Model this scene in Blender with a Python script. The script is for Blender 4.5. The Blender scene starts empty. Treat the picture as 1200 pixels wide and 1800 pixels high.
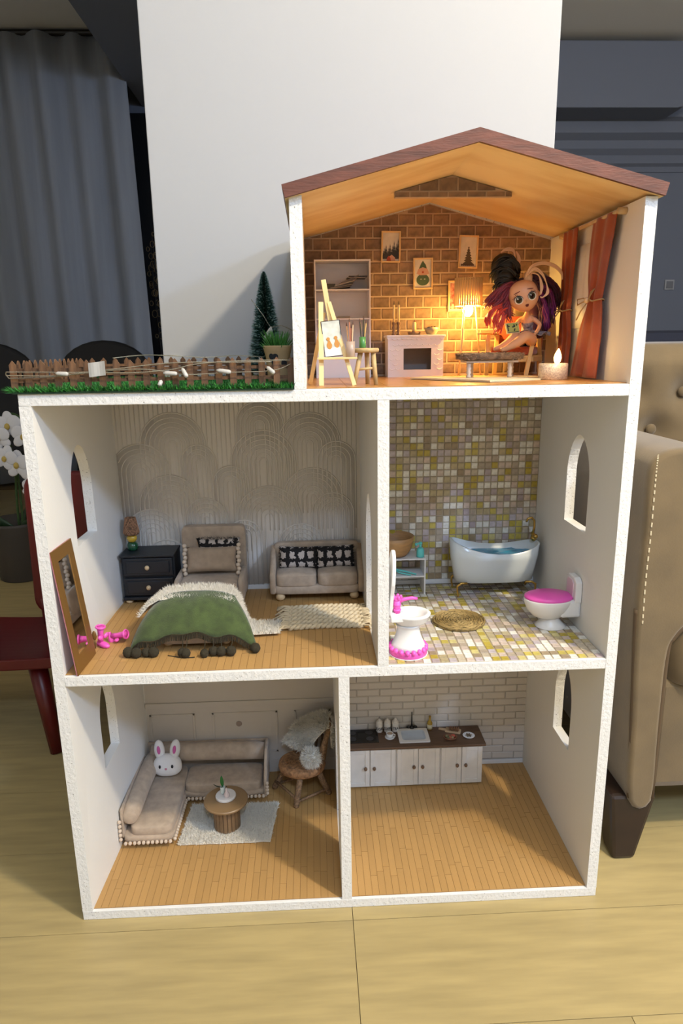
import bpy, math, random
from mathutils import Vector, Matrix, noise
from mathutils.geometry import tessellate_polygon
random.seed(11)
PI = math.pi
sc = bpy.context.scene
COL = sc.collection

# ------------------------------------------------------------------ camera
cam_d = bpy.data.cameras.new('camera')
cam = bpy.data.objects.new('camera', cam_d)
COL.objects.link(cam)
_r = Vector((0.99888465, -0.04479392, -0.01412906)).normalized()
_f = Vector((0.04017396, 0.97065174, -0.2371102)).normalized()
_u = _r.cross(_f).normalized()
cam.matrix_world = Matrix(((_r.x, _u.x, -_f.x, 0.46209), (_r.y, _u.y, -_f.y, -1.09607),
                           (_r.z, _u.z, -_f.z, 1.06306), (0, 0, 0, 1)))
cam_d.sensor_fit = 'VERTICAL'
cam_d.sensor_height = 36.0
cam_d.lens = 36.0 * 1186.114 / 1800.0
cam_d.clip_start = 0.01
sc.camera = cam

# ------------------------------------------------------------------ world, room lights, exposure
w = bpy.data.worlds.new('world'); sc.world = w
w.use_nodes = True
w.node_tree.nodes['Background'].inputs[0].default_value = (0.55, 0.62, 0.75, 1)
w.node_tree.nodes['Background'].inputs[1].default_value = 0.02

def point_light(name, loc, power, col, rad):
    d = bpy.data.lights.new(name, 'POINT'); d.energy = power; d.color = col; d.shadow_soft_size = rad
    o = bpy.data.objects.new(name, d); o.location = loc; COL.objects.link(o)
    return o
point_light('ceiling_lamp_warm', (1.72, -1.07, 2.62), 194, (1.0, 0.855, 0.63), 0.075)
point_light('ceiling_lamp_cool', (0.72, -2.35, 2.62), 68, (0.46, 0.66, 1.0), 0.10)
point_light('ceiling_lamp_far', (3.4, -2.4, 2.58), 205, (0.50, 0.67, 1.0), 0.16)

vs = sc.view_settings
vs.view_transform = 'Standard'
vs.look = 'None'
vs.gamma = 1.0
vs.use_curve_mapping = False
vs.exposure = 0.05

# ------------------------------------------------------------------ materials
def lin(c):
    c = c / 255.0
    return c / 12.92 if c <= 0.04045 else ((c + 0.055) / 1.055) ** 2.4
def L3(c): return (lin(c[0]), lin(c[1]), lin(c[2]), 1.0)
MATS = {}
def mat(name, col, rough=0.6, metal=0.0, var=0.0, vscale=20.0, bump=0.0, bscale=200.0, rnd=0.0, stretch=None,
        spec=None, trans=0.0, emit=None, estr=0.0, sheen=0.0, coat=0.0, alpha=1.0, ior=None, col2=None):
    """Principled material: noise colour variation towards col2 (or darker), noise bump, per-object random value."""
    if name in MATS: return MATS[name]
    m = bpy.data.materials.new(name); m.use_nodes = True
    nt = m.node_tree; N = nt.nodes; K = nt.links
    b = N['Principled BSDF']
    b.inputs['Roughness'].default_value = rough
    b.inputs['Metallic'].default_value = metal
    b.inputs['Base Color'].default_value = L3(col)
    if spec is not None: b.inputs['Specular IOR Level'].default_value = spec
    if trans: b.inputs['Transmission Weight'].default_value = trans
    if ior: b.inputs['IOR'].default_value = ior
    if sheen: b.inputs['Sheen Weight'].default_value = sheen
    if coat: b.inputs['Coat Weight'].default_value = coat; b.inputs['Coat Roughness'].default_value = 0.15
    if alpha < 1: b.inputs['Alpha'].default_value = alpha
    if emit: b.inputs['Emission Color'].default_value = L3(emit); b.inputs['Emission Strength'].default_value = estr
    vec = None
    if var or bump or stretch:
        tc = N.new('ShaderNodeTexCoord'); mp = N.new('ShaderNodeMapping')
        K.new(tc.outputs['Object'], mp.inputs[0])
        if stretch: mp.inputs['Scale'].default_value = stretch
        vec = mp.outputs[0]
    src = None
    if var:
        n = N.new('ShaderNodeTexNoise'); n.inputs['Scale'].default_value = vscale; n.inputs['Detail'].default_value = 5
        K.new(vec, n.inputs['Vector'])
        mx = N.new('ShaderNodeMix'); mx.data_type = 'RGBA'
        mx.inputs[6].default_value = L3(col)
        c2 = col2 if col2 else tuple(max(0, x * (1 - var)) for x in col)
        mx.inputs[7].default_value = L3(c2)
        rp = N.new('ShaderNodeMapRange'); rp.inputs[1].default_value = 0.35; rp.inputs[2].default_value = 0.68
        K.new(n.outputs[0], rp.inputs[0]); K.new(rp.outputs[0], mx.inputs[0])
        src = mx.outputs[2]
    if rnd:
        oi = N.new('ShaderNodeObjectInfo'); hs = N.new('ShaderNodeHueSaturation')
        mr = N.new('ShaderNodeMapRange'); mr.inputs[3].default_value = 1 - rnd; mr.inputs[4].default_value = 1 + rnd
        K.new(oi.outputs['Random'], mr.inputs[0]); K.new(mr.outputs[0], hs.inputs['Value'])
        if src: K.new(src, hs.inputs['Color'])
        else: hs.inputs['Color'].default_value = L3(col)
        src = hs.outputs[0]
    if src: K.new(src, b.inputs['Base Color'])
    if bump:
        n2 = N.new('ShaderNodeTexNoise'); n2.inputs['Scale'].default_value = bscale; n2.inputs['Detail'].default_value = 3
        K.new(vec, n2.inputs['Vector'])
        bp = N.new('ShaderNodeBump'); bp.inputs['Strength'].default_value = bump; bp.inputs['Distance'].default_value = 0.002
        K.new(n2.outputs[0], bp.inputs['Height']); K.new(bp.outputs[0], b.inputs['Normal'])
    MATS[name] = m
    return m

def painted_board():
    """White painted plywood: smooth cream faces, pitted layered plywood grain on the front cut edges."""
    m = bpy.data.materials.new('painted_board'); m.use_nodes = True
    nt = m.node_tree; N = nt.nodes; K = nt.links; b = N['Principled BSDF']
    b.inputs['Roughness'].default_value = 0.55
    g = N.new('ShaderNodeNewGeometry'); sx = N.new('ShaderNodeSeparateXYZ'); K.new(g.outputs['Normal'], sx.inputs[0])
    ed = N.new('ShaderNodeMath'); ed.operation = 'LESS_THAN'; ed.inputs[1].default_value = -0.9; K.new(sx.outputs[1], ed.inputs[0])
    tc = N.new('ShaderNodeTexCoord')
    n = N.new('ShaderNodeTexNoise'); n.inputs['Scale'].default_value = 330; n.inputs['Detail'].default_value = 2
    n3 = N.new('ShaderNodeTexNoise'); n3.inputs['Scale'].default_value = 7; n3.inputs['Detail'].default_value = 2
    K.new(tc.outputs['Object'], n.inputs['Vector']); K.new(tc.outputs['Object'], n3.inputs['Vector'])
    ad = N.new('ShaderNodeMath'); ad.operation = 'MULTIPLY'; K.new(n.outputs[0], ad.inputs[0]); K.new(n3.outputs[0], ad.inputs[1])
    th = N.new('ShaderNodeMapRange'); th.inputs[1].default_value = 0.645; th.inputs[2].default_value = 0.72; K.new(n.outputs[0], th.inputs[0])
    mu = N.new('ShaderNodeMath'); mu.operation = 'MULTIPLY'; K.new(th.outputs[0], mu.inputs[0]); K.new(ed.outputs[0], mu.inputs[1])
    mx = N.new('ShaderNodeMix'); mx.data_type = 'RGBA'
    mx.inputs[6].default_value = L3((228, 226, 221)); mx.inputs[7].default_value = L3((120, 112, 100))
    K.new(mu.outputs[0], mx.inputs[0]); K.new(mx.outputs[2], b.inputs['Base Color'])
    bs = N.new('ShaderNodeMath'); bs.operation = 'MULTIPLY_ADD'; bs.inputs[1].default_value = 0.45; bs.inputs[2].default_value = 0.06
    K.new(ed.outputs[0], bs.inputs[0])
    n2 = N.new('ShaderNodeTexNoise'); n2.inputs['Scale'].default_value = 150; n2.inputs['Detail'].default_value = 4
    K.new(tc.outputs['Object'], n2.inputs['Vector'])
    bp = N.new('ShaderNodeBump'); bp.inputs['Distance'].default_value = 0.003
    K.new(n2.outputs[0], bp.inputs['Height']); K.new(bs.outputs[0], bp.inputs['Strength']); K.new(bp.outputs[0], b.inputs['Normal'])
    MATS['painted_board'] = m
    return m

# ------------------------------------------------------------------ mesh builder
class MB:
    def __init__(self): self.v = []; self.f = []; self.mi = []; self.cur = 0
    def add(self, vs_, fs):
        o = len(self.v)
        self.v += [tuple(p) for p in vs_]
        for q in fs: self.f.append(tuple(i + o for i in q)); self.mi.append(self.cur)
        return self
    def box(self, c, s, rot=None, taper=1.0):
        hx, hy, hz = s[0] / 2, s[1] / 2, s[2] / 2
        P = []
        for z in (-1, 1):
            k = taper if z > 0 else 1
            for x, y in ((-1, -1), (1, -1), (1, 1), (-1, 1)): P.append(Vector((x * hx * k, y * hy * k, z * hz)))
        if rot is not None:
            R = rot if isinstance(rot, Matrix) else Matrix.Rotation(rot, 3, 'Z')
            P = [R @ p for p in P]
        P = [p + Vector(c) for p in P]
        return self.add(P, [(0, 3, 2, 1), (4, 5, 6, 7), (0, 1, 5, 4), (1, 2, 6, 5), (2, 3, 7, 6), (3, 0, 4, 7)])
    def box2(self, a, b):
        return self.box([(a[i] + b[i]) / 2 for i in range(3)], [abs(b[i] - a[i]) for i in range(3)])
    def lathe(self, prof, c=(0, 0, 0), n=24, rot=None, sx=1.0, sy=1.0, cap=True):
        P = []; F = []
        for (r, z) in prof:
            for k in range(n):
                a = 2 * PI * k / n
                P.append(Vector((r * math.cos(a) * sx, r * math.sin(a) * sy, z)))
        for i in range(len(prof) - 1):
            for k in range(n):
                F.append((i * n + k, i * n + (k + 1) % n, (i + 1) * n + (k + 1) % n, (i + 1) * n + k))
        if cap:
            if prof[0][0] > 1e-6: F.append(tuple(range(n - 1, -1, -1)))
            if prof[-1][0] > 1e-6: F.append(tuple((len(prof) - 1) * n + k for k in range(n)))
        if rot is not None: P = [rot @ p for p in P]
        return self.add([p + Vector(c) for p in P], F)
    def cyl(self, a, b, r0, r1=None, n=12):
        return self.tube([a, b], [r0, r0 if r1 is None else r1], n)
    def tube(self, pts, r, n=8, closed=False):
        pts = [Vector(p) for p in pts]; m = len(pts)
        if not isinstance(r, (list, tuple)): r = [r] * m
        P = []; F = []; ref = None
        for i, p in enumerate(pts):
            if closed: d = pts[(i + 1) % m] - pts[i - 1]
            else: d = pts[min(i + 1, m - 1)] - pts[max(i - 1, 0)]
            if d.length < 1e-9: d = Vector((0, 0, 1))
            d.normalize()
            if ref is None:
                ref = Vector((0, 0, 1)) if abs(d.z) < 0.9 else Vector((1, 0, 0))
            u = (ref - d * ref.dot(d))
            if u.length < 1e-6: u = d.orthogonal()
            u.normalize(); w_ = d.cross(u); ref = u
            for k in range(n):
                a = 2 * PI * k / n
                P.append(p + (u * math.cos(a) + w_ * math.sin(a)) * r[i])
        mm = m if closed else m - 1
        for i in range(mm):
            j = (i + 1) % m
            for k in range(n):
                F.append((i * n + k, i * n + (k + 1) % n, j * n + (k + 1) % n, j * n + k))
        if not closed:
            F.append(tuple(range(n - 1, -1, -1))); F.append(tuple((m - 1) * n + k for k in range(n)))
        return self.add(P, F)
    def ell(self, c, r, nu=16, nv=10, rot=None, px=1.0, fn=None):
        """ellipsoid; px<1 makes it boxier (superellipsoid); fn(p) may displace"""
        if not isinstance(r, (list, tuple)): r = (r, r, r)
        sg = lambda x: math.copysign(abs(x) ** px, x)
        P = []; F = []
        for j in range(1, nv):
            t_ = PI * j / nv - PI / 2
            for i in range(nu):
                a = 2 * PI * i / nu
                P.append(Vector((r[0] * sg(math.cos(t_)) * sg(math.cos(a)), r[1] * sg(math.cos(t_)) * sg(math.sin(a)), r[2] * sg(math.sin(t_)))))
        b = len(P); P.append(Vector((0, 0, -r[2]))); P.append(Vector((0, 0, r[2])))
        for j in range(nv - 2):
            for i in range(nu):
                F.append((j * nu + i, j * nu + (i + 1) % nu, (j + 1) * nu + (i + 1) % nu, (j + 1) * nu + i))
        for i in range(nu):
            F.append((b, (i + 1) % nu, i)); F.append((b + 1, (nv - 2) * nu + i, (nv - 2) * nu + (i + 1) % nu))
        if fn: P = [fn(p) for p in P]
        if rot is not None: P = [rot @ p for p in P]
        return self.add([p + Vector(c) for p in P], F)
    def pillow(self, c, s, rot=None, n=12, puff=1.0, pinch=0.12):
        """stuffed cushion: s = width, depth(thickness), height; lies in XZ, thickness along Y"""
        P = []; F = []
        def half(sg_):
            g = []
            for j in range(n + 1):
                for i in range(n + 1):
                    u = i / n * 2 - 1; v = j / n * 2 - 1
                    e = max(0.0, (1 - u ** 4) * (1 - v ** 4)) ** 0.5
                    ku = 1 - pinch * (1 - v * v) * abs(u) ** 3; kv = 1 - pinch * (1 - u * u) * abs(v) ** 3
                    g.append(Vector((u * s[0] / 2 * ku, sg_ * s[1] / 2 * e * puff, v * s[2] / 2 * kv)))
            return g
        A = half(-1); B = half(1); o2 = len(A)
        P = A + B
        for j in range(n):
            for i in range(n):
                a = j * (n + 1) + i
                F.append((a, a + 1, a + n + 2, a + n + 1))
                F.append((o2 + a, o2 + a + n + 1, o2 + a + n + 2, o2 + a + 1))
        if rot is not None: P = [rot @ p for p in P]
        return self.add([p + Vector(c) for p in P], F)
    def slab(self, loops, fmap, w0, w1):
        """extruded polygon with holes; loops of (u,v); fmap(u,v,w)->xyz"""
        pts = [p for lp in loops for p in lp]; n = len(pts)
        tris = tessellate_polygon([[Vector((p[0], p[1], 0)) for p in lp] for lp in loops])
        V = [fmap(p[0], p[1], w0) for p in pts] + [fmap(p[0], p[1], w1) for p in pts]
        F = []
        for tr in tris:
            F.append(tuple(tr)); F.append(tuple(i + n for i in reversed(tr)))
        o = 0
        for lp in loops:
            m = len(lp)
            for i in range(m):
                a = o + i; b = o + (i + 1) % m
                F.append((a, b, b + n, a + n))
            o += m
        return self.add(V, F)
    def prism(self, poly, fmap, w0, w1):
        n = len(poly)
        V = [fmap(p[0], p[1], w0) for p in poly] + [fmap(p[0], p[1], w1) for p in poly]
        F = [tuple(range(n)), tuple(range(2 * n - 1, n - 1, -1))]
        for i in range(n):
            j = (i + 1) % n
            F.append((j, i, i + n, j + n))
        return self.add(V, F)
    def grid(self, fn, nu, nv, thick=0.0, closed_u=False):
        """surface fn(u,v) u,v in 0..1; thick>0 adds a solid under-skin along -normal"""
        P = []
        for j in range(nv + 1):
            for i in range(nu + 1): P.append(Vector(fn(i / nu, j / nv)))
        W = nu + 1; F = []
        for j in range(nv):
            for i in range(nu):
                a = j * W + i; F.append((a, a + 1, a + W + 1, a + W))
        if thick:
            N_ = [Vector((0, 0, 0)) for _ in P]
            for q in F:
                nn = (P[q[1]] - P[q[0]]).cross(P[q[3]] - P[q[0]])
                for k in q: N_[k] += nn
            o = len(P)
            Q = [p - (nv_.normalized() if nv_.length > 1e-12 else Vector((0, 0, 1))) * thick for p, nv_ in zip(P, N_)]
            F2 = [tuple(reversed([k + o for k in q])) for q in F]
            edge = [i for i in range(W)] + [j * W + nu for j in range(1, nv + 1)] + [nv * W + i for i in range(nu - 1, -1, -1)] + [j * W for j in range(nv - 1, 0, -1)]
            for k in range(len(edge)):
                a = edge[k]; b = edge[(k + 1) % len(edge)]
                F2.append((b, a, a + o, b + o))
            P = P + Q; F = F + F2
        return self.add(P, F)
    def strand(self, p, d, wdt, side=None):
        d = Vector(d); p = Vector(p)
        s = side if side else d.cross(Vector((random.uniform(-1, 1), random.uniform(-1, 1), random.uniform(-1, 1))))
        if s.length < 1e-9: s = d.orthogonal()
        s = s.normalized() * wdt
        return self.add([p - s, p + s, p + d], [(0, 1, 2)])
    def build(self, name, m, parent=None, smooth=False, bevel=0.0, sub=0, loc=None, rot=None):
        me = bpy.data.meshes.new(name)
        me.from_pydata(self.v, [], self.f)
        ms = m if isinstance(m, (list, tuple)) else [m]
        for x in ms: me.materials.append(x)
        if len(ms) > 1: me.polygons.foreach_set('material_index', self.mi)
        if smooth: me.polygons.foreach_set('use_smooth', [True] * len(me.polygons))
        me.update()
        return inst(name, me, parent, bevel, sub, loc, rot)

def inst(name, me, parent=None, bevel=0.0, sub=0, loc=None, rot=None, scale=None):
    o = bpy.data.objects.new(name, me); COL.objects.link(o)
    if parent is not None: o.parent = parent
    if loc is not None: o.location = loc
    if rot is not None: o.rotation_euler = rot
    if scale is not None: o.scale = scale
    if bevel:
        b = o.modifiers.new('bevel', 'BEVEL'); b.width = bevel; b.segments = 2; b.limit_method = 'ANGLE'; b.angle_limit = math.radians(40)
    if sub:
        s = o.modifiers.new('subdivision', 'SUBSURF'); s.levels = sub; s.render_levels = sub
    return o
def thing(name, label, cat, loc=(0, 0, 0), rz=0.0, group=None):
    o = bpy.data.objects.new(name, None); COL.objects.link(o)
    o.location = loc; o.rotation_euler = (0, 0, rz); o.empty_display_size = 0.02
    return tag(o, label, cat, group)
def tag(o, label, cat, group=None):
    o['label'] = label; o['category'] = cat
    if group: o['group'] = group
    return o
def struct(o): o['kind'] = 'structure'; return o
def stuff(o): o['kind'] = 'stuff'; return o
def RX(a): return Matrix.Rotation(a, 3, 'X')
def RY(a): return Matrix.Rotation(a, 3, 'Y')
def RZ(a): return Matrix.Rotation(a, 3, 'Z')
def arc(c, r, a0, a1, n, plane='xz', ry=None):
    out = []
    for k in range(n + 1):
        a = a0 + (a1 - a0) * k / n
        x = c[0] + r * math.cos(a); z = c[1] + (r if ry is None else ry) * math.sin(a)
        out.append((x, z))
    return out
def clip_poly(poly, clip):
    """Sutherland-Hodgman, clip = convex ccw polygon"""
    out = list(poly)
    for i in range(len(clip)):
        a = clip[i]; b = clip[(i + 1) % len(clip)]
        side = lambda p: (b[0] - a[0]) * (p[1] - a[1]) - (b[1] - a[1]) * (p[0] - a[0])
        res = []
        for k in range(len(out)):
            p = out[k]; q = out[(k + 1) % len(out)]
            sp, sq = side(p), side(q)
            if sp >= 0: res.append(p)
            if (sp >= 0) != (sq >= 0):
                tt = sp / (sp - sq); res.append((p[0] + tt * (q[0] - p[0]), p[1] + tt * (q[1] - p[1])))
        out = res
        if len(out) < 3: return []
    return out
def area2(poly): return 0.5 * abs(sum(poly[i][0] * poly[(i + 1) % len(poly)][1] - poly[(i + 1) % len(poly)][0] * poly[i][1] for i in range(len(poly))))
def text_mesh(s, size):
    cu = bpy.data.curves.new('lettering', 'FONT'); cu.body = s; cu.size = size; cu.align_x = 'CENTER'; cu.align_y = 'CENTER'
    cu.extrude = 0.0002; cu.offset = size * 0.022
    o = bpy.data.objects.new('lettering', cu); COL.objects.link(o)
    bpy.context.view_layer.update(); dg = bpy.context.evaluated_depsgraph_get()
    me = bpy.data.meshes.new_from_object(o.evaluated_get(dg), depsgraph=dg)
    bpy.data.objects.remove(o); bpy.data.curves.remove(cu)
    return me

# ------------------------------------------------------------------ palette
painted_board()
PB = MATS['painted_board']
wall_white = mat('white_wall_paint', (172, 173, 175), 0.7, bump=0.05, bscale=60)
room_grey = mat('grey_room_paint', (106, 112, 126), 0.8)
room_light = mat('light_room_paint', (222, 218, 208), 0.85)
ceil_m = mat('ceiling_paint', (226, 224, 218), 0.9)
lam = mat('pale_laminate', (178, 158, 108), 0.42, var=0.10, vscale=5, stretch=(1.0, 9.0, 1.0), rnd=0.03)
beige = mat('beige_linen', (186, 165, 142), 0.9, var=0.10, vscale=60, bump=0.25, bscale=900, sheen=0.2)
beige2 = mat('taupe_linen', (168, 146, 122), 0.9, var=0.10, vscale=60, bump=0.25, bscale=900, sheen=0.2)
cream_trim = mat('cream_pompom_trim', (205, 186, 164), 0.9, bump=0.3, bscale=700)
doll_plank = mat('doll_floor_plank', (190, 148, 90), 0.5, var=0.12, vscale=30, stretch=(8, 1, 1), rnd=0.055)
plank_gap = mat('plank_gap_brown', (136, 102, 60), 0.7)
pale_wood = mat('pale_bead_wood', (212, 182, 138), 0.55, var=0.08, vscale=60)
pine = mat('pine_plywood', (232, 206, 158), 0.6, var=0.16, vscale=7, stretch=(1, 3, 1), col2=(214, 178, 124))
easel_wood = mat('easel_wood', (228, 200, 140), 0.55, var=0.06, vscale=40)
gold = mat('gold_metal', (196, 158, 84), 0.3, metal=1.0)
white_gloss = mat('white_plastic', (232, 230, 226), 0.25)
white_card = mat('white_card', (222, 214, 212), 0.6)
hot_pink = mat('pink_plastic', (234, 92, 186), 0.35)
black_m = mat('black_matt', (18, 17, 17), 0.5)
fur_white = mat('white_fur', (232, 226, 212), 0.95, sheen=0.3)
fur_base = mat('white_fur_backing', (222, 214, 198), 0.95)
teal = mat('aqua_plastic', (98, 196, 190), 0.35)
choc = mat('walnut_brown', (104, 78, 58), 0.55, var=0.15, vscale=40, stretch=(1, 6, 1))
brown_roof = mat('brown_roof_paint', (112, 64, 47), 0.6, var=0.25, vscale=18, stretch=(1, 5, 5), bump=0.25, bscale=80)
# ================================================================== the room around the dollhouse
X0, X1, Y0, Y1, ZC = -3.4, 4.6, -5.4, 5.0, 3.3
mb = MB(); mb.box2((X0, Y0, -0.06), (X1, Y1, -0.004)); floor = struct(mb.build('floor', mat('floor_underlay', (120, 100, 70), 0.9)))
ROWH = 0.215
me_pl = {}
def floor_plank(xa_, xb_, ya_, yb_):
    key = round(xb_ - xa_, 3)
    if key not in me_pl:
        q = MB(); q.box((0, 0, -0.002), (xb_ - xa_ - 0.0012, yb_ - ya_ - 0.0012, 0.004))
        me_pl[key] = q
        o = q.build('floor_plank', lam, floor, loc=((xa_ + xb_) / 2, (ya_ + yb_) / 2, 0)); me_pl[key] = o.data
        return o
    return inst('floor_plank', me_pl[key], floor, loc=((xa_ + xb_) / 2, (ya_ + yb_) / 2, 0))
for r in range(-24, 23):
    y_ = -0.031 + r * ROWH
    if y_ < Y0 + .05 or y_ + ROWH > Y1: continue
    off = 0.517 if r == -1 else (0.517 + 0.43 * r) % 1.3
    for k in range(-4, 5):
        a = off + 1.3 * k; b = a + 1.3
        if b < X0 + 1.2 or a > X1 - 1.2 or y_ < -2.4 or y_ > 4.2: continue
        floor_plank(a, b, y_, y_ + ROWH)
mb = MB(); mb.box2((X0, Y0, ZC), (X1, Y1, ZC + .05)); struct(mb.build('ceiling', ceil_m))
mb = MB(); mb.box2((X0, Y1, -0.06), (X1, Y1 + .06, ZC + .05)); struct(mb.build('wall_back', room_grey))
mb = MB(); mb.box2((X0 - .06, Y0, -0.06), (X0, Y1, ZC + .05)); struct(mb.build('wall_left', room_light))
mb = MB(); mb.box2((X1, Y0, -0.06), (X1 + .06, Y1, ZC + .05)); struct(mb.build('wall_right', room_light))
mb = MB(); mb.box2((X0, Y0 - .06, -0.06), (X1, Y0, ZC + .05)); struct(mb.build('wall_front', room_light))
mb = MB(); mb.box2((0.1315, 0.476, 0), (0.9965, 0.90, ZC)); struct(mb.build('wall_centre', wall_white, bevel=0.002))
mb = MB(); mb.box2((-0.835, 0.90, 2.96), (0.60, Y1, ZC)); struct(mb.build('trim_1', room_grey))          # dropped ceiling beam
# crown moulding on the far wall, stepped profile
prof = [(0, 2.46), (0.015, 2.46), (0.02, 2.50), (0.05, 2.52), (0.055, 2.58), (0.10, 2.62), (0.105, 2.68), (0.17, 2.72), (0.175, 2.80), (0.22, 2.82), (0.22, 2.86), (0, 2.86)]
mb = MB(); mb.prism(prof, lambda u, v, w_: (w_, Y1 - u, v), 0.6, X1); struct(mb.build('trim_2', room_grey))
mb = MB()
pl_ = [(1.0, 2.60), (3.30, 2.60)] + arc((3.30, 2.72), 0.12, -PI / 2, 0, 5) + [(3.36, 3.02), (3.33, 3.05), (1.0, 3.05)]
mb.prism(pl_, lambda u, v, w_: (u, w_, v + 0.20), Y1 - .50, Y1 - .22); struct(mb.build('trim_3', room_grey, bevel=0.01))
# dark glazed door strip beside the curtain, on the far wall
door = MB(); door.box2((-1.15, Y1 - .05, 0.0), (-0.30, Y1, 2.9)); door = struct(door.build('door_1', mat('black_door', (12, 12, 14), 0.35)))
q = MB(); q.box2((-0.395, Y1 - .058, 0.05), (-0.345, Y1 - .05, 2.85)); q.build('door_edge', mat('grey_door_edge', (70, 74, 84), 0.5), door)
# light switch plate on the far wall
ls = thing('light_switch', 'square light switch on the grey wall above the tufted armchair', 'light switch', (3.62, Y1 - .006, 1.555))
q = MB(); q.box((0, 0, 0), (0.085, 0.012, 0.085)); q.build('plate', mat('switch_plate', (150, 152, 156), .5), ls, bevel=0.003)
q = MB(); q.box((0, -.008, 0), (0.058, 0.008, 0.058)); q.build('rocker', mat('switch_rocker', (104, 106, 112), .5), ls, bevel=0.002)

# ================================================================== dollhouse shell
D, t, z1, z2, zr, zp = 0.4193, 0.0193, 0.5110, 0.9985, 1.2812, 1.3547
xd1, xd2, xa, xp = 0.5682, 0.4978, 0.4352, 0.7186
house = thing('dollhouse', 'tall white painted wooden dollhouse with brown pitched roof standing on the floor', 'dollhouse')
def board(name, a, b, m=PB, bevel=0.0012):
    q = MB(); q.box2(a, b); return q.build(name, m, house, bevel=bevel)
board('base_panel', (0, 0, 0), (1, D, t))
board('shelf_panel', (t, 0, z1 - t), (1 - t, D, z1))
board('shelf_panel', (0, 0, z2 - t), (1 - t, D, z2))
def arch_window(y0, y1, zb, zs, zt, n=8):
    """pointed arch opening outline (y,z)"""
    yc = (y0 + y1) / 2; out = [(y0, zb), (y1, zb)]
    for k in range(n + 1):
        s = k / n; out.append((y1 - (y1 - yc) * (1 - math.cos(s * PI / 2)) ** 0.85, zs + (zt - zs) * math.sin(s * PI / 2)))
    for k in range(n - 1, -1, -1):
        s = k / n; out.append((y0 + (yc - y0) * (1 - math.cos(s * PI / 2)) ** 0.85, zs + (zt - zs) * math.sin(s * PI / 2)))
    return out
w_up = arch_window(0.132, 0.243, 0.709, 0.815, 0.892)
w_lo = arch_window(0.137, 0.228, 0.236, 0.335, 0.412)
def sh(v):   # the left side panel leans in a little towards the back, lower down
    return 0.020 + (0.002 - 0.020) * min(1, max(0, (v - 0.1) / 0.75))
q = MB(); q.slab([[(0, t), (D, t), (D, z2 - t), (0, z2 - t)], w_up, w_lo], lambda u, v, w_: (w_ + sh(v) * u / D, u, v), 0, t)
q.build('side_panel', PB, house)
w_at = arch_window(0.18, 0.30, 1.105, 1.19, 1.240)
q = MB(); q.slab([[(0, t), (D, t), (D, zr), (0, zr)], w_up, w_lo, w_at], lambda u, v, w_: (w_, u, v), 1 - t, 1)
q.build('side_panel', PB, house)
def divider(x, zb, zt, y0, y1, zs, za):
    out = [(0, zb), (y0, zb)]
    yc = (y0 + y1) / 2
    for k in range(9):
        s = k / 8; out.append((y0 + (yc - y0) * (1 - math.cos(s * PI / 2)) ** .85, zs + (za - zs) * math.sin(s * PI / 2)))
    for k in range(7, -1, -1):
        s = k / 8; out.append((y1 - (y1 - yc) * (1 - math.cos(s * PI / 2)) ** .85, zs + (za - zs) * math.sin(s * PI / 2)))
    out += [(y1, zb), (D, zb), (D, zt), (0, zt)]
    q = MB(); q.slab([out], lambda u, v, w_: (w_, u, v), x, x + t)
    return q.build('divider_panel', PB, house)
divider(xd1, z1, z2 - t, 0.125, 0.252, 0.690, 0.785)
divider(xd2, t, z1 - t, 0.140, 0.262, 0.215, 0.300)
rs = (zp - zr) / (xp - xa)
q = MB(); q.slab([[(0, z2), (D, z2), (D, zr), (0, zr)]], lambda u, v, w_: (w_, u, v + (0.0045 if v > 1.2 and w_ > xa else 0)), xa, xa + t); q.build('side_panel', PB, house)
board('back_panel', (0, D, 0), (1, D + .006, z2), bevel=0)
GAB = [(xa, z2), (1, z2), (1, zr), (xp, zp), (xa, zr)]
q = MB(); q.prism(GAB, lambda u, v, w_: (u, w_, v), D + .006, D); q.build('back_panel', PB, house)
# roof: pine boards with a brown painted skin and edges
def roof(x_a, z_a, x_b, z_b, nm):
    dx = x_b - x_a; dz = z_b - z_a; ln = math.hypot(dx, dz); nx, nz = -dz / ln, dx / ln
    if nz < 0: nx, nz = -nx, -nz
    q = MB(); lo = 0.0035; hi = 0.0185
    q.prism([(x_a, z_a), (x_b, z_b), (x_b, z_b + lo / nz), (x_a + nx * lo, z_a + nz * lo)], lambda u, v, w_: (u, w_, v), -0.006, D + 0.010)
    p = q.build('roof_panel', pine, house)
    q = MB(); q.prism([(x_a + nx * lo * .98, z_a + nz * lo * .98), (x_b, z_b + lo * .98 / nz), (x_b, z_b + hi / nz), (x_a + nx * hi, z_a + nz * hi)], lambda u, v, w_: (u, w_, v), -0.010, D + 0.012)
    q.prism([(x_a - nx * .0, z_a - nz * .0), (x_b, z_b), (x_b, z_b + hi / nz), (x_a + nx * hi, z_a + nz * hi)], lambda u, v, w_: (u, w_, v), -0.0125, -0.0062)
    q.build('roof_covering', brown_roof, house)
roof(xa - .0055, zr - .0055 * rs, xp, zp, 'l')
roof(1.0055, zr - .0055 * rs, xp, zp, 'r')

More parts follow.
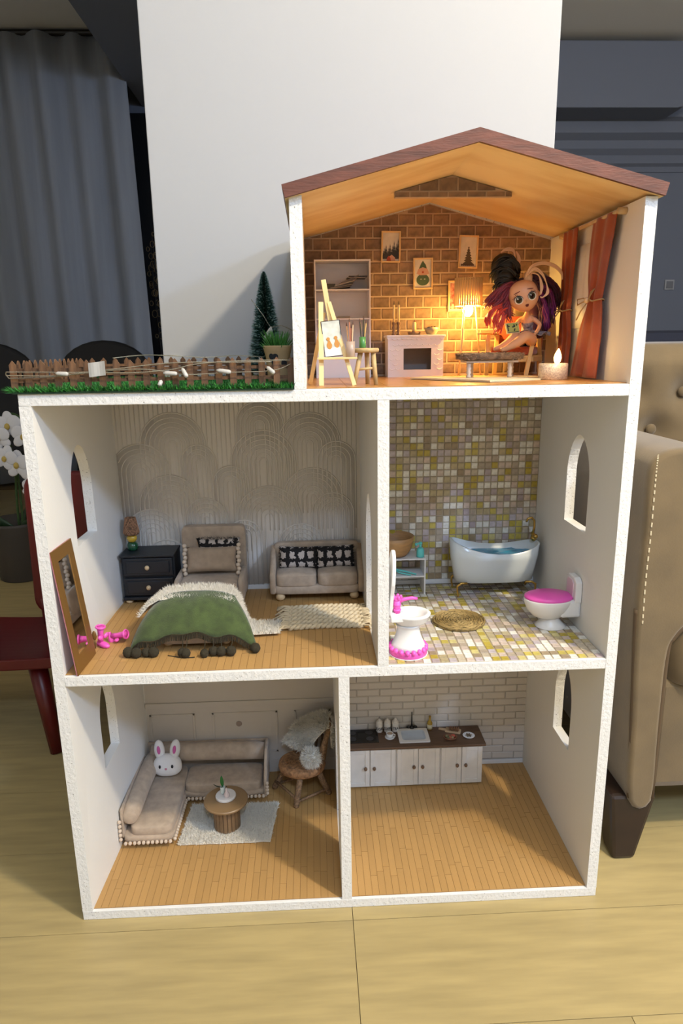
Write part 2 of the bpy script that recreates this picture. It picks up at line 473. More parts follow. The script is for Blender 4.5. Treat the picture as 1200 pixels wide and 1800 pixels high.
# ------------------------------------------------------------------ brick paper in the attic: every brick a piece
brk = mat('brown_brick', (152, 122, 96), 0.75, var=0.28, vscale=55, bump=0.5, bscale=110, rnd=0.16)
mortar = mat('brick_mortar', (186, 162, 136), 0.85)
q = MB(); q.prism([(xa + t, z2), (1 - t, z2), (1 - t, zr - .002), (xp, zp - .003), (xa + t, zr + .004)], lambda u, v, w_: (u, w_, v), D, D - .0012)
brick_wall = q.build('brick_wall_covering', mortar, house)
def brick_mesh(w_, h, dep, jit, m, name='brick'):
    q = MB(); x = w_ / 2; z = h / 2; i = min(w_, h) * 0.09
    o = [(-x, -z), (x, -z), (x, z), (-x, z)]
    f = [(a + random.uniform(-jit, jit) - math.copysign(i, a), b + random.uniform(-jit, jit) - math.copysign(i, b)) for a, b in o]
    P = [(a, 0, b) for a, b in o] + [(a, -dep * random.uniform(.8, 1.1), b) for a, b in f]
    q.add(P, [(4, 5, 6, 7), (0, 1, 5, 4), (1, 2, 6, 5), (2, 3, 7, 6), (3, 0, 4, 7)])
    me = bpy.data.meshes.new(name); me.from_pydata(q.v, [], q.f); me.materials.append(m); me.update(); return me
def brick_poly(poly, y, dep, m, parent):
    cx = sum(p[0] for p in poly) / len(poly); cz = sum(p[1] for p in poly) / len(poly)
    q = MB(); q.prism([(p[0] - cx, p[1] - cz) for p in poly], lambda u, v, w_: (u, w_, v), 0, -dep)
    return q.build('brick', m, parent, loc=(cx, y, cz))
def lay_bricks(parent, clip, x0, x1, za, zb, bw, bh, gap, dep, y, m, variants, off0=0.0):
    r = 0; z = za
    while z < zb:
        x = x0 - bw * (0.5 if r % 2 else 0.0) - off0
        while x < x1:
            rect = [(x + gap / 2, z + gap / 2), (x + bw - gap / 2, z + gap / 2), (x + bw - gap / 2, z + bh - gap / 2), (x + gap / 2, z + bh - gap / 2)]
            cp = clip_poly(rect, clip)
            if cp:
                a = area2(cp); full = (bw - gap) * (bh - gap)
                if a > full * .999: inst('brick', random.choice(variants), parent, loc=(x + bw / 2, y, z + bh / 2))
                elif a > full * .06: brick_poly(cp, y, dep, m, parent)
            x += bw
        z += bh; r += 1
BW, BH, GP = 0.0362, 0.0236, 0.0028
vb = [brick_mesh(BW - GP, BH - GP, 0.0016, 0.0012, brk) for _ in range(6)]
clipA = [(xa + t, z2), (1 - t, z2), (1 - t, zr - .003), (xp, zp - .005), (xa + t, zr + .003)]
lay_bricks(brick_wall, clipA, xa + t, 1, z2 + .004, zp, BW, BH, GP, 0.0014, D - .0012, brk, vb)
# hanging gable board in the attic, papered with the same bricks
gy = 0.185
gb = [(0.6175, 1.3185), (0.826, 1.3185), (0.826, 1.3255), (xp, 1.3540), (0.6175, 1.3277)]
q = MB(); q.prism(gb, lambda u, v, w_: (u, w_, v), gy + .012, gy + .0012); gable = q.build('gable_board', mortar, house)
gb_in = [(0.618, 1.319), (0.8255, 1.319), (0.8255, 1.3252), (xp, 1.3532), (0.618, 1.3274)]
lay_bricks(gable, gb_in, 0.61, 0.83, 1.3045, 1.356, 0.034, 0.0235, GP, 0.0014, gy + .0012, brk, [brick_mesh(.034 - GP, .0235 - GP, .0016, .0012, brk) for _ in range(3)])
# attic floor boards
af = mat('attic_floor_wood', (196, 140, 76), 0.28, var=0.18, vscale=14, stretch=(1, 6, 1), rnd=0.05)
q = MB(); q.box2((xa + t, 0.012, z2), (1 - t, D, z2 + .0008)); atf = q.build('floor_covering', plank_gap, house)
pw = (1 - t - xa - t) / 8
pm = {}
for r in range(8):
    for k in range(2):
        ya = 0.012 if k == 0 else 0.012 + (0.17 if r % 2 else 0.25); yb = D if k else 0.012 + (0.17 if r % 2 else 0.25)
        key = (k, r % 2)
        if key not in pm:
            q = MB(); q.box((0, 0, .0005), (pw - .0008, yb - ya - .0006, .001)); o = q.build('floor_plank', af, atf, loc=(xa + t + pw * (r + .5), (ya + yb) / 2, z2 + .0008)); pm[key] = o.data
        else: inst('floor_plank', pm[key], atf, loc=(xa + t + pw * (r + .5), (ya + yb) / 2, z2 + .0008))
AF = z2 + .0018            # walking surface of the attic
# ------------------------------------------------------------------ strip floors in the three lower rooms
def strip_floor(xl, xr, z, lean=0.0):
    q = MB(); q.box2((xl, 0.006, z), (xr, D, z + .0006)); base = q.build('floor_covering', plank_gap, house)
    wd = 0.0137; n = int(round((xr - xl) / wd)); wd = (xr - xl) / n
    meshes = {}
    for c in range(n):
        y = 0.006; first = random.uniform(0.04, 0.125)
        ln_ = first
        while y < D - .004:
            L_ = min(ln_, D - y)
            if D - (y + L_) < .02: L_ = D - y
            Lq = L_
            key = round(Lq, 2) if abs(Lq - 0.12) < 1e-6 else None
            if 'unit' not in meshes:
                q = MB(); q.add([(-.5, -.5, 0), (.5, -.5, 0), (.5, .5, 0), (-.5, .5, 0), (-.5, -.5, 1), (.5, -.5, 1), (.5, .5, 1), (-.5, .5, 1)],
                                [(4, 5, 6, 7), (0, 1, 5, 4), (1, 2, 6, 5), (2, 3, 7, 6), (3, 0, 4, 7)])
                me = bpy.data.meshes.new('floor_plank'); me.from_pydata(q.v, [], q.f); me.materials.append(doll_plank); meshes['unit'] = me
            inst('floor_plank', meshes['unit'], base, loc=(xl + wd * (c + .5), y + Lq / 2, z + .0006), scale=(wd - .0007, Lq - .0007, .0006))
            y += L_; ln_ = 0.12
    return base
strip_floor(t, xd1, z1)
strip_floor(t, xd2, t)
strip_floor(xd2 + t, 1 - t, t)
F0 = t + .0012; F1 = z1 + .0012
# ------------------------------------------------------------------ bathroom mosaic
tile_cols = [(206, 192, 168), (184, 168, 148), (240, 236, 224), (202, 190, 192), (182, 166, 168), (204, 186, 92), (190, 168, 66), (216, 202, 134), (166, 146, 116), (118, 98, 74), (216, 196, 180), (192, 176, 136)]
tile_m = [mat('mosaic_tile_%d' % i, c, 0.28, var=0.12, vscale=120, rnd=0.08) for i, c in enumerate(tile_cols)]
grout = mat('mosaic_grout', (164, 150, 128), 0.7)
def pick_tile(u, v):
    n = noise.noise(Vector((u * 11, v * 11, 3.1))); r = random.random()
    if n > 0.12: return random.choice([5, 6, 7, 6, 11, 0, 10, 5])
    if r < 0.20: return 2
    if r < 0.16: return 9
    return random.choice([0, 1, 3, 4, 3, 11, 8, 10, 0, 1, 2])
TP = 0.01555
def mosaic(parent, nu, nv, pos, rot, order, name):
    me = []
    for i, m_ in enumerate(tile_m):
        q = MB(); h = TP / 2 - .0009; g = h - .0006
        q.add([(-h, -h, 0), (h, -h, 0), (h, h, 0), (-h, h, 0), (-g, -g, .0013), (g, -g, .0013), (g, g, .0013), (-g, g, .0013)],
              [(4, 5, 6, 7), (0, 1, 5, 4), (1, 2, 6, 5), (2, 3, 7, 6), (3, 0, 4, 7)])
        d = bpy.data.meshes.new(name); d.from_pydata(q.v, [], q.f); d.materials.append(m_); me.append(d)
    cells = [(i, j) for j in range(nv) for i in range(nu)]
    cells.sort(key=order)
    rest = MB()
    for k, (i, j) in enumerate(cells):
        p = pos(i, j); c = pick_tile(i / 25, j / 25)
        if k < 300: inst(name, me[c], parent, loc=p, rot=rot)
        else:
            rest.cur = c; R_ = Matrix.Rotation(rot[0], 3, 'X')
            rest.add([R_ @ Vector(v.co) + Vector(p) for v in me[c].vertices], [tuple(f.vertices) for f in me[c].polygons])
    stuff(rest.build('mosaic_tiles', tile_m, parent))
bx0, bx1 = xd1 + t, 1 - t
q = MB(); q.box2((bx0, D - .001, z1), (bx1, D, z2 - t)); mw = q.build('mosaic_wall_covering', grout, house)
nW = int((bx1 - bx0) / TP); nH = int((z2 - t - z1 - .012) / TP); TPx = (bx1 - bx0) / nW
mosaic(mw, nW, nH, lambda i, j: (bx0 + TPx * (i + .5), D - .001, z1 + .012 + TP * (j + .5)), (PI / 2, 0, 0), lambda c: abs(c[1] - nH * .62) + (0 if c[0] > 2 else 100), 'wall_tile')
q = MB(); q.box2((bx0, 0.006, z1), (bx1, D, z1 + .0006)); mf = q.build('mosaic_floor_covering', grout, house)
nD = int((D - .006) / TP)
mosaic(mf, nW, nD, lambda i, j: (bx0 + TPx * (i + .5), .006 + TP * (j + .5), z1 + .0006), (0, 0, 0), lambda c: c[1] + c[0] * .001, 'floor_tile')
FB = z1 + .0019
# ------------------------------------------------------------------ kitchen: white relief bricks
wb = mat('white_relief_brick', (206, 200, 192), 0.6, bump=0.15, bscale=180, rnd=0.04)
q = MB(); q.box2((xd2 + t, D - .001, t), (1 - t, D, z1 - t)); kw = q.build('brick_wall_covering', mat('white_brick_joint', (176, 168, 158), .7), house)
KW_, KH = 0.0575, 0.0188
vk = [brick_mesh(KW_ - .0016, KH - .0016, 0.0022, 0.0003, wb) for _ in range(3)]
lay_bricks(kw, [(xd2 + t, t + .014), (1 - t, t + .014), (1 - t, z1 - t), (xd2 + t, z1 - t)], xd2 + t - .02, 1, t + .014, z1 - t, KW_, KH, .0016, .002, D - .001, wb, vk)
# ------------------------------------------------------------------ living room: printed panelling built as mouldings
lp = mat('greige_wallpaper', (198, 190, 180), 0.75)
q = MB(); q.box2((t + .018, D - .001, t), (xd2, D, z1 - t)); lw = q.build('panelled_wall_covering', lp, house)
def bar(parent, a, b, y, m, nm, th=.002):
    q = MB(); q.box2((a[0], y - th, a[1]), (b[0], y, b[1])); return q.build(nm, m, parent, bevel=.0006)
bar(lw, (t + .018, .209), (xd2, .222), D - .001, lp, 'chair_rail', .0035)
bar(lw, (t + .018, t + .0012), (xd2, t + .038), D - .001, lp, 'skirting', .002)
for xa_, xb_ in ((.045, .155), (.197, .358), (.400, .49)):
    for (a, b) in (((xa_, .186), (xb_, .191)), ((xa_, .078), (xb_, .083)), ((xa_, .078), (xa_ + .005, .191)), ((xb_ - .005, .078), (xb_, .191))):
        bar(lw, a, b, D - .001, lp, 'panel_moulding')
# ------------------------------------------------------------------ bedroom: embossed arch wallpaper, each arch motif one piece
bwm = mat('embossed_wallpaper', (214, 208, 200), 0.95, bump=0.12, bscale=300)
q = MB(); q.box2((t + .003, D - .001, z1), (xd1, D, z2 - t - .004)); bw = q.build('wallpaper_covering', bwm, house)
SPC = 0.0104
q = MB(); x = t + .010
while x < xd1 - .004:
    q.tube([(x, D - .0006, z1 + .02), (x, D - .0006, z2 - t - .012)], .0015, 6); x += SPC
stuff(q.build('embossed_ribs', bwm, bw, smooth=True))
motifs = [(.150, .93, .074), (.345, .952, .055), (.455, .925, .072), (.075, .862, .066), (.205, .858, .040), (.350, .888, .074), (.515, .86, .045),
          (.275, .808, .042), (.135, .79, .070), (.46, .80, .07), (.09, .712, .062), (.215, .735, .05), (.358, .760, .074), (.505, .742, .05), (.30, .682, .04), (.43, .67, .055), (.12, .64, .05)]
for k, (cx, top, r) in enumerate(motifs):
    y = D - .001 - .0005 * (1 + k * .3); spring = top - r; zb = max(z1 + .004, spring - 0.16)
    lx, rx = t + .004, xd1 - .001
    q = MB()
    out = [(cx - r, zb), (cx + r, zb)] + arc((cx, spring), r, 0, PI, 18)[0:]
    cp = clip_poly(out, [(lx, z1), (rx, z1), (rx, z2 - t), (lx, z2 - t)])
    if len(cp) < 3: continue
    q.prism(cp, lambda u, v, w_: (u, w_, v), y, y + .0006)
    rr = r - .002
    while rr > .004:
        path = [(cx - rr, zb)] + [(a, b) for a, b in reversed(arc((cx, spring), rr, 0, PI, 14))] + [(cx + rr, zb)]
        seg = []
        for (a, b) in path:
            if lx < a < rx: seg.append((a, y - .0004, b))
            else:
                if len(seg) > 1: q.tube(seg, .0015, 6)
                seg = []
        if len(seg) > 1: q.tube(seg, .0015, 6)
        rr -= SPC
    q.build('arch_motif', bwm, bw, smooth=True)
# white skirting strips
q = MB(); q.lathe([(.0075, 0), (.0068, .0018), (0, .0022)], n=16, rot=RX(PI / 2)); q.build('wall_knob', mat('knob_taupe', (150, 134, 124), .7), lw, loc=(.2625, D - .0012, .1585))
sk = mat('white_skirting', (224, 224, 224), .5)
for (a, b, z) in ((t + .003, xd1, F1), (bx0, bx1, FB), (xd2 + t, 1 - t, F0)):
    q = MB(); q.box2((a, D - .006, z), (b, D - .001 if z != F1 else D - .001, z + .011)); q.build('skirting', sk, house, bevel=.001)
# wallpaper lip under the bedroom ceiling
q = MB(); q.box2((t + .003, D - .012, z2 - t - .005), (xd1, D - .001, z2 - t - .0002)); q.build('wallpaper_lip', bwm, house, bevel=.001)
# ================================================================== helpers for soft goods
def fur(mb_, n, sample, ln, wd=.0006, spread=.55, lean=(0, 0, 0)):
    for _ in range(n):
        p, nr = sample(random.random(), random.random())
        d = Vector(nr).normalized() + Vector((random.uniform(-spread, spread), random.uniform(-spread, spread), random.uniform(-spread, spread))) + Vector(lean)
        mb_.strand(p, d.normalized() * ln * random.uniform(.6, 1.15), wd)
def tweed_material():
    m = bpy.data.materials.new('black_white_tweed'); m.use_nodes = True
    nt = m.node_tree; N = nt.nodes; K = nt.links; b = N['Principled BSDF']; b.inputs['Roughness'].default_value = .95
    tc = N.new('ShaderNodeTexCoord'); nz = N.new('ShaderNodeTexNoise'); nz.inputs['Scale'].default_value = 170
    K.new(tc.outputs['Object'], nz.inputs['Vector'])
    vm = N.new('ShaderNodeVectorMath'); vm.operation = 'MULTIPLY_ADD'
    K.new(nz.outputs['Color'], vm.inputs[0]); vm.inputs[1].default_value = (.013, .013, .013); K.new(tc.outputs['Object'], vm.inputs[2])
    sx = N.new('ShaderNodeSeparateXYZ'); K.new(vm.outputs[0], sx.inputs[0])
    outs = []
    for ax, per in ((0, 0.0205), (2, 0.0215)):
        a = N.new('ShaderNodeMath'); a.operation = 'MULTIPLY'; a.inputs[1].default_value = 1 / per; K.new(sx.outputs[ax], a.inputs[0])
        fr = N.new('ShaderNodeMath'); fr.operation = 'FRACT'; K.new(a.outputs[0], fr.inputs[0])
        g = N.new('ShaderNodeMath'); g.operation = 'GREATER_THAN'; g.inputs[1].default_value = .36; K.new(fr.outputs[0], g.inputs[0])
        outs.append(g)
    mu = N.new('ShaderNodeMath'); mu.operation = 'MULTIPLY'; K.new(outs[0].outputs[0], mu.inputs[0]); K.new(outs[1].outputs[0], mu.inputs[1])
    mx = N.new('ShaderNodeMix'); mx.data_type = 'RGBA'; K.new(mu.outputs[0], mx.inputs[0])
    mx.inputs[6].default_value = L3((26, 22, 21)); mx.inputs[7].default_value = L3((190, 178, 168)); K.new(mx.outputs[2], b.inputs['Base Color'])
    n2 = N.new('ShaderNodeTexNoise'); n2.inputs['Scale'].default_value = 500; K.new(tc.outputs['Object'], n2.inputs['Vector'])
    bp = N.new('ShaderNodeBump'); bp.inputs['Strength'].default_value = .6; bp.inputs['Distance'].default_value = .002
    K.new(n2.outputs[0], bp.inputs['Height']); K.new(bp.outputs[0], b.inputs['Normal'])
    return m
tweed = tweed_material()
tweed_fuzz_b = mat('tweed_black_yarn', (24, 21, 20), .95)

# ================================================================== BEDROOM (middle floor, left)
# --- black dresser
dk = mat('blue_black_paint', (29, 33, 38), 0.45, var=.1, vscale=40)
dr = thing('dresser', 'small blue-black dresser with two drawers beside the bed', 'dresser', (0.092, 0.374, F1))
q = MB(); q.box((0, .006, .062), (.116, .066, .094)); q.build('body', dk, dr, bevel=.001)
q = MB(); q.box((0, .0, .1115), (.119, .076, .005)); q.build('top', dk, dr, bevel=.001)
q = MB(); q.box((0, 0, .0125), (.117, .072, .007)); q.build('plinth', dk, dr, bevel=.001)
for zc in (.086, .040):
    dw = MB(); dw.box((0, -.030, zc), (.108, .010, .040)); dw = dw.build('drawer', dk, dr, bevel=.0015)
    q = MB(); q.box((0, -.0362, zc), (.094, .003, .027)); q.build('drawer_panel', dk, dw, bevel=.001)
    q = MB(); q.ell((0, -.0415, zc), (.0052, .005, .0056), 14, 8); q.build('knob', pale_wood, dw, smooth=True)
for sx_ in (-1, 1):
    for yy in (-.026, .03):
        q = MB(); q.lathe([(.004, 0), (.0075, .002), (.0085, .005), (.0078, .009)], (sx_ * .048, yy, 0), 14); q.build('foot', pale_wood, dr, smooth=True)
# --- bead lamp on the dresser
bl = thing('bead_lamp', 'tiny table lamp with green and yellow bead base and woven shade', 'lamp', (0.052, 0.381, F1 + .1146))
q = MB(); q.lathe([(.0105, 0), (.012, .003), (.0125, .011), (.010, .017), (.006, .019)], n=20); q.build('base_bead', mat('green_glass', (24, 72, 44), .12, coat=.5), bl, smooth=True)
q = MB(); q.ell((0, 0, .0275), (.0115, .0115, .0105)); q.build('bead', mat('yellow_bead', (198, 160, 52), .2, coat=.4), bl, smooth=True)
q = MB(); q.lathe([(.0155, .036), (.0172, .040), (.011, .0745), (.0095, .0745), (.0155, .041)], n=24); sh_ = q.build('shade', mat('woven_raffia', (150, 108, 76), .9, var=.5, vscale=260, bump=.8, bscale=300), bl, smooth=True)
q = MB()
for k in range(40):
    a0 = random.uniform(0, 2 * PI); dirn = random.choice((-1, 1)); pts = []
    for s in range(7):
        u = s / 6; r = .0172 + (.011 - .0172) * u + .0004; a = a0 + dirn * u * 1.5
        pts.append((r * math.cos(a), r * math.sin(a), .040 + .0345 * u))
    q.tube(pts, .0006, 4)
stuff(q.build('woven_strands', mat('raffia_strand', (168, 124, 92), .9, rnd=.1), sh_))
# --- bed
bed = thing('bed', 'doll bed upholstered in beige linen with tall padded headboard', 'bed', (0.232, 0, F1))
q = MB(); q.ell((0, .401, .080), (.0715, .0135, .082), 36, 28, px=.13); q.build('headboard', beige, bed, smooth=True)
q = MB(); q.ell((0, .245, .026), (.071, .146, .021), 32, 20, px=.18); q.build('bed_frame', beige, bed, smooth=True)
q = MB(); q.ell((-.0005, .248, .050), (.063, .138, .0175), 32, 20, px=.28); q.build('mattress', beige, bed, smooth=True)
for s in (-1, 1):
    q = MB(); q.ell((s * .068, .33, .045), (.006, .058, .028), 16, 16, px=.4); q.build('side_cushion', beige, bed, smooth=True)
    for yy in (.115, .38):
        q = MB(); q.ell((s * .055, yy, .0055), (.0085, .0085, .0055)); q.build('foot', pale_wood, bed, smooth=True)
# dark green sheet under the throw
grn = mat('green_felt', (72, 88, 44), .95, var=.22, vscale=60, bump=.5, bscale=500, sheen=.3)
dgr = mat('dark_green_felt', (50, 64, 36), .95, bump=.4, bscale=500, sheen=.2)
q = MB()
def sheet(u, v):
    x = (u * 2 - 1) * .0675; y = .196 + .050 * v
    return (.232 + x, y, F1 + .0705 - .055 * max(0, abs(x) - .057) / .011 * .35 - (.004 if v > .95 else 0))
q.grid(sheet, 24, 6, thick=-.003)
tag(q.build('bed_sheet', dgr, smooth=True), 'narrow dark green sheet across the bed in front of the pillow', 'blanket')
# white fur throw over the bed, running down to the floor on the right
tp = [(.132, .050), (.148, .072), (.165, .0835), (.20, .0865), (.232, .086), (.268, .0855), (.293, .081), (.306, .062), (.312, .036), (.320, .012), (.338, .005), (.362, .0045), (.388, .0045)]
def throw_at(u):
    s = u * (len(tp) - 1); i = min(int(s), len(tp) - 2); f_ = s - i
    return tp[i][0] + (tp[i + 1][0] - tp[i][0]) * f_, tp[i][1] + (tp[i + 1][1] - tp[i][1]) * f_
def throw(u, v):
    x, z = throw_at(u); fl = max(0, (u - .72) / .28)
    y = (.132 + .010 * fl) + (.072 - .016 * fl) * v
    if u < .3: x -= .012 * (1 - v) * (1 - u / .3)
    return (x, y, F1 + z + .0015 * math.sin(9 * u + 5 * v))
tw = thing('fur_throw', 'shaggy white fur throw lying across the bed and trailing onto the floor', 'blanket')
q = MB(); q.grid(throw, 48, 10, thick=-.002); q.build('backing', fur_base, tw, smooth=True)
q = MB()
def th_s(u, v):
    p = Vector(throw(u, v)); a = Vector(throw(min(u + .01, 1), v)) - Vector(throw(max(u - .01, 0), v)); n_ = Vector((0, 1, 0)).cross(a) * -1
    if n_.z < 0: n_ = -n_
    return p, n_
fur(q, 13000, th_s, .0105, .0009, .85); stuff(q.build('pile', fur_white, tw))
# green blanket hanging over the foot of the bed, with pompoms
def blanket(u, v):
    s = u * 2 - 1; a = abs(s)
    x = .229 + s * (.074 + .046 * v ** 1.1)
    y = .156 - .082 * v + .010 * a * a * v
    z = .0950 - .0055 * v - .050 * v ** 3.2 - .052 * a ** 3 * (.25 + .75 * v) * (1 - .25 * v)
    z += .0035 * math.sin(7.5 * s + 2 * v) * v + .003 * math.sin(13 * s) * v * v
    return (x, y, F1 + max(z, .006))
gb_ = thing('green_blanket', 'moss green felt blanket with dark pompom fringe over the foot of the bed', 'blanket')
q = MB(); q.grid(blanket, 40, 20, thick=-.0025); q.build('cloth', grn, gb_, smooth=True)
dkfr = mat('olive_black_yarn', (48, 42, 26), .95, bump=.5, bscale=500)
q = MB()
for k in range(220):
    u = k / 219; p = Vector(blanket(u, 1)); p.z -= .001
    ln_ = min(.011, p.z - F1 - .001)
    if ln_ > .002: q.tube([p, p + Vector((random.uniform(-.0012, .0012), -.0015, -ln_))], .0006, 4)
stuff(q.build('fringe', dkfr, gb_))
for k, u in enumerate((.02, .085, .15, .22, .43, .47, .60, .66, .72, .81, .985)):
    p = Vector(blanket(u, 1)); r = .0088 + random.uniform(-.001, .0012)
    c = Vector((p.x + random.uniform(-.003, .003), p.y - .010 - random.uniform(0, .008), F1 + r * .95))
    def fuzz(v_, seed=k): return v_ * (1 + .10 * noise.noise(v_ * 500 + Vector((seed, 0, 0))))
    pm_ = MB(); pm_.ell(c, r, 18, 12, fn=fuzz); pm_ = pm_.build('pompom', dkfr, gb_, smooth=True)
    q = MB(); q.tube([p + Vector((0, 0, -.002)), (p + c) / 2 + Vector((.002, -.003, .002)), c + Vector((0, 0, r * .8))], .0009, 5); q.build('cord', dkfr, pm_)
q = MB(); q.tube([(.185, .068, F1 + .0012), (.205, .060, F1 + .0012), (.222, .056, F1 + .0012), (.236, .056, F1 + .002)], .0009, 5); q.build('loose_cord', dkfr, gb_)
# pillows on the bed
pl = thing('bed_pillow', 'taupe rectangular pillow with cream pompom trim on its sides', 'pillow', (0.234, 0.338, F1 + .1005))
R1 = RX(-.30)
q = MB(); q.pillow((0, 0, 0), (.112, .036, .056), R1, 14, pinch=.06); q.build('cushion', beige2, pl, smooth=True)
for s in (-1, 1):
    q = MB()
    for k in range(8):
        c = R1 @ Vector((s * (.0575 + (.002 if k % 2 else 0)), -.004, -.031 + .0088 * k))
        q.ell(c, .0050, 10, 8)
    q.build('pompom_trim', cream_trim, pl, smooth=True)
tpw = thing('tweed_pillow', 'black and white tweed pillow tucked behind the taupe bed pillow', 'pillow', (0.245, 0.368, F1 + .108))
q = MB(); q.pillow((0, 0, 0), (.098, .030, .064), RX(-.22), 14); q.build('cushion', tweed, tpw, smooth=True)
q = MB()
for k in range(160):
    x = random.uniform(-.048, .048); q.strand((x, .004, .0285 + random.uniform(-.002, .004)), (random.uniform(-.005, .005), random.uniform(-.005, .002), random.uniform(.001, .006)), .0006)
stuff(q.build('frayed_yarn', tweed_fuzz_b, tpw))
# --- two seat sofa
sf = thing('loveseat', 'small beige linen two-seat doll sofa against the embossed wallpaper', 'sofa', (0.4645, 0.366, F1))
q = MB(); q.ell((0, .002, .026), (.098, .042, .011), 32, 12, px=.25); q.build('base', beige, sf, smooth=True)
q = MB(); q.ell((0, .036, .068), (.0985, .010, .050), 32, 20, px=.2); q.build('backrest', beige, sf, smooth=True)
for s in (-1, 1):
    q = MB()
    q.prism([(-.043, .018), (-.046, .058), (-.040, .066), (-.010, .078), (.040, .112), (.044, .100), (.044, .018)], lambda u, v, w_: (w_, u, v), s * .0985 - .0065, s * .0985 + .0065)
    q.build('arm', beige, sf, bevel=.0045, smooth=True)
    q = MB(); q.ell((s * .0465, -.005, .048), (.0455, .037, .0165), 28, 16, px=.35, fn=lambda p: Vector((p.x, p.y, p.z + .003 * math.cos(p.x * 40) * (1 if p.z > 0 else 0)))); q.build('seat_cushion', beige, sf, smooth=True)
    for yy in (-.030, .03):
        q = MB(); q.ell((s * .083, yy, .009), (.0105, .0105, .009)); q.build('foot', pale_wood, sf, smooth=True)
for k, (x, lab) in enumerate(((-.0415, 'black and white tweed cushion on the left half of the beige doll sofa'), (.043, 'black and white tweed cushion on the right half of the beige doll sofa'))):
    c = thing('tweed_cushion', lab, 'cushion', (0.4645 + x, 0.3755, F1 + .088), group='tweed cushions on the doll sofa')
    q = MB(); q.pillow((0, 0, 0), (.086, .026, .050), RX(-.25) @ RY(.03 * (1 - 2 * k)), 14, pinch=.05); q.build('cushion', tweed, c, smooth=True)
    q = MB()
    for _ in range(240):
        a = random.random()
        if a < .5: p = (random.choice((-1, 1)) * .041, .0, random.uniform(-.023, .023))
        else: p = (random.uniform(-.041, .041), -.004, random.choice((-1, 1)) * .023)
        q.strand(p, (p[0] * .09 + random.uniform(-.003, .003), random.uniform(-.005, .002), p[2] * .1 + random.uniform(-.003, .003)), .0006)
    stuff(q.build('frayed_yarn', tweed_fuzz_b, c))
# --- macrame rug
rope = mat('cream_cotton_rope', (216, 198, 164), .95, bump=.4, bscale=600)
mr = thing('macrame_rug', 'cream macrame rug of knotted cord with fringed ends in front of the sofa', 'rug', (0.478, 0.222, F1))
rows = 6
for r in range(rows):
    y = -.052 + r * .0205
    for s in (-1, 1):
        q = MB(); pts = []
        for k in range(64):
            u = k / 63; x = -.072 + .150 * u
            pts.append((x + .0012 * math.sin(k * 1.9), y + s * .0045 * math.sin(u * 44) + .006 * math.sin(u * 3.0), .0048 + .0026 * math.cos(u * 44) * s))
        q.tube(pts, .0040, 7); q.build('braid', rope, mr, smooth=True)
for s in (-1, 1):
    for k in range(26):
        y = -.056 + .112 * k / 25; L_ = random.uniform(.022, .036); q = MB()
        x0 = -.070 if s < 0 else .076
        q.tube([(x0, y, .007), (x0 + s * L_ * .5, y * 1.04 + random.uniform(-.003, .003), .010 * random.uniform(.6, 1.1)), (x0 + s * L_ * (1 if s < 0 else .6), y * 1.10 + random.uniform(-.009, .009), .0022)], .0019, 6)
        q.build('fringe_cord', rope, mr, smooth=True)
# --- leaning mirror
mi = thing('leaning_mirror', 'tall mirror in a flat bronze frame leaning on the left wall', 'mirror', (0.0425, 0.0, F1))
ang = math.atan2(.0225, .224)
Rm = RZ(-.03) @ RY(-ang)
bronze = mat('bronze_card', (132, 96, 48), .42, metal=.35)
LH = .226
def mslab(a, b, m, nm, par, x0=0.0, x1=.003, bevel=0.0):
    q = MB(); q.box2((x0, a[0], a[1]), (x1, b[0], b[1])); q.v = [tuple(Rm @ Vector(p)) for p in q.v]; return q.build(nm, m, par, bevel=bevel)
mslab((0, 0), (.089, LH), mat('pink_card_edge', (190, 120, 130), .6), 'backing', mi, -.0015, .0)
for a, b in (((0, 0), (.089, .030)), ((0, LH - .022), (.089, LH)), ((0, .030), (.020, LH - .022)), ((.069, .030), (.089, LH - .022))):
    mslab(a, b, bronze, 'frame', mi, .0001, .0022)
mslab((.020, .030), (.069, LH - .022), mat('mirror_glass', (235, 235, 235), .03, metal=1.0), 'mirror_glass', mi, .0001, .0010)
# --- two pink doll boots
def boot(name, lab, loc, rot):
    b = thing(name, lab, 'shoe', loc, 0, 'pink doll boots by the mirror')
    b.rotation_euler = rot; b.scale = (1.15, 1.15, 1.15)
    q = MB(); q.tube([(0, 0, .009), (0, 0, .018), (0, 0, .028), (0, 0, .036)], [.0048, .0042, .005, .0066], 14); q.build('shaft', hot_pink, b, smooth=True)
    q = MB(); q.ell((.007, 0, .0055), (.0125, .0058, .0052), 16, 10); q.build('toe', hot_pink, b, smooth=True)
    q = MB(); q.cyl((-.005, 0, .007), (-.006, 0, 0), .0026, .0018, 10); q.build('heel', hot_pink, b, smooth=True)
    q = MB(); q.tube([(.0072 * math.cos(a), .0072 * math.sin(a), .036) for a in [2 * PI * i / 16 for i in range(16)]], .0016, 8, closed=True); q.build('cuff', hot_pink, b, smooth=True)
    q = MB()
    for s in (-1, 1): q.ell((.006, s * .006, .020), (.003, .006, .0042), 10, 8, rot=RX(s * .5))
    q.build('bow', hot_pink, b, smooth=True)
    return b
boot('doll_boot', 'upright pink plastic doll boot at the foot of the mirror', (0.0465, 0.120, F1), (0, .12, -.5))
boot('doll_boot', 'pink plastic doll boot lying on its side beside the upright one', (0.0535, 0.146, F1 + .0085), (0, 1.35, -.3))

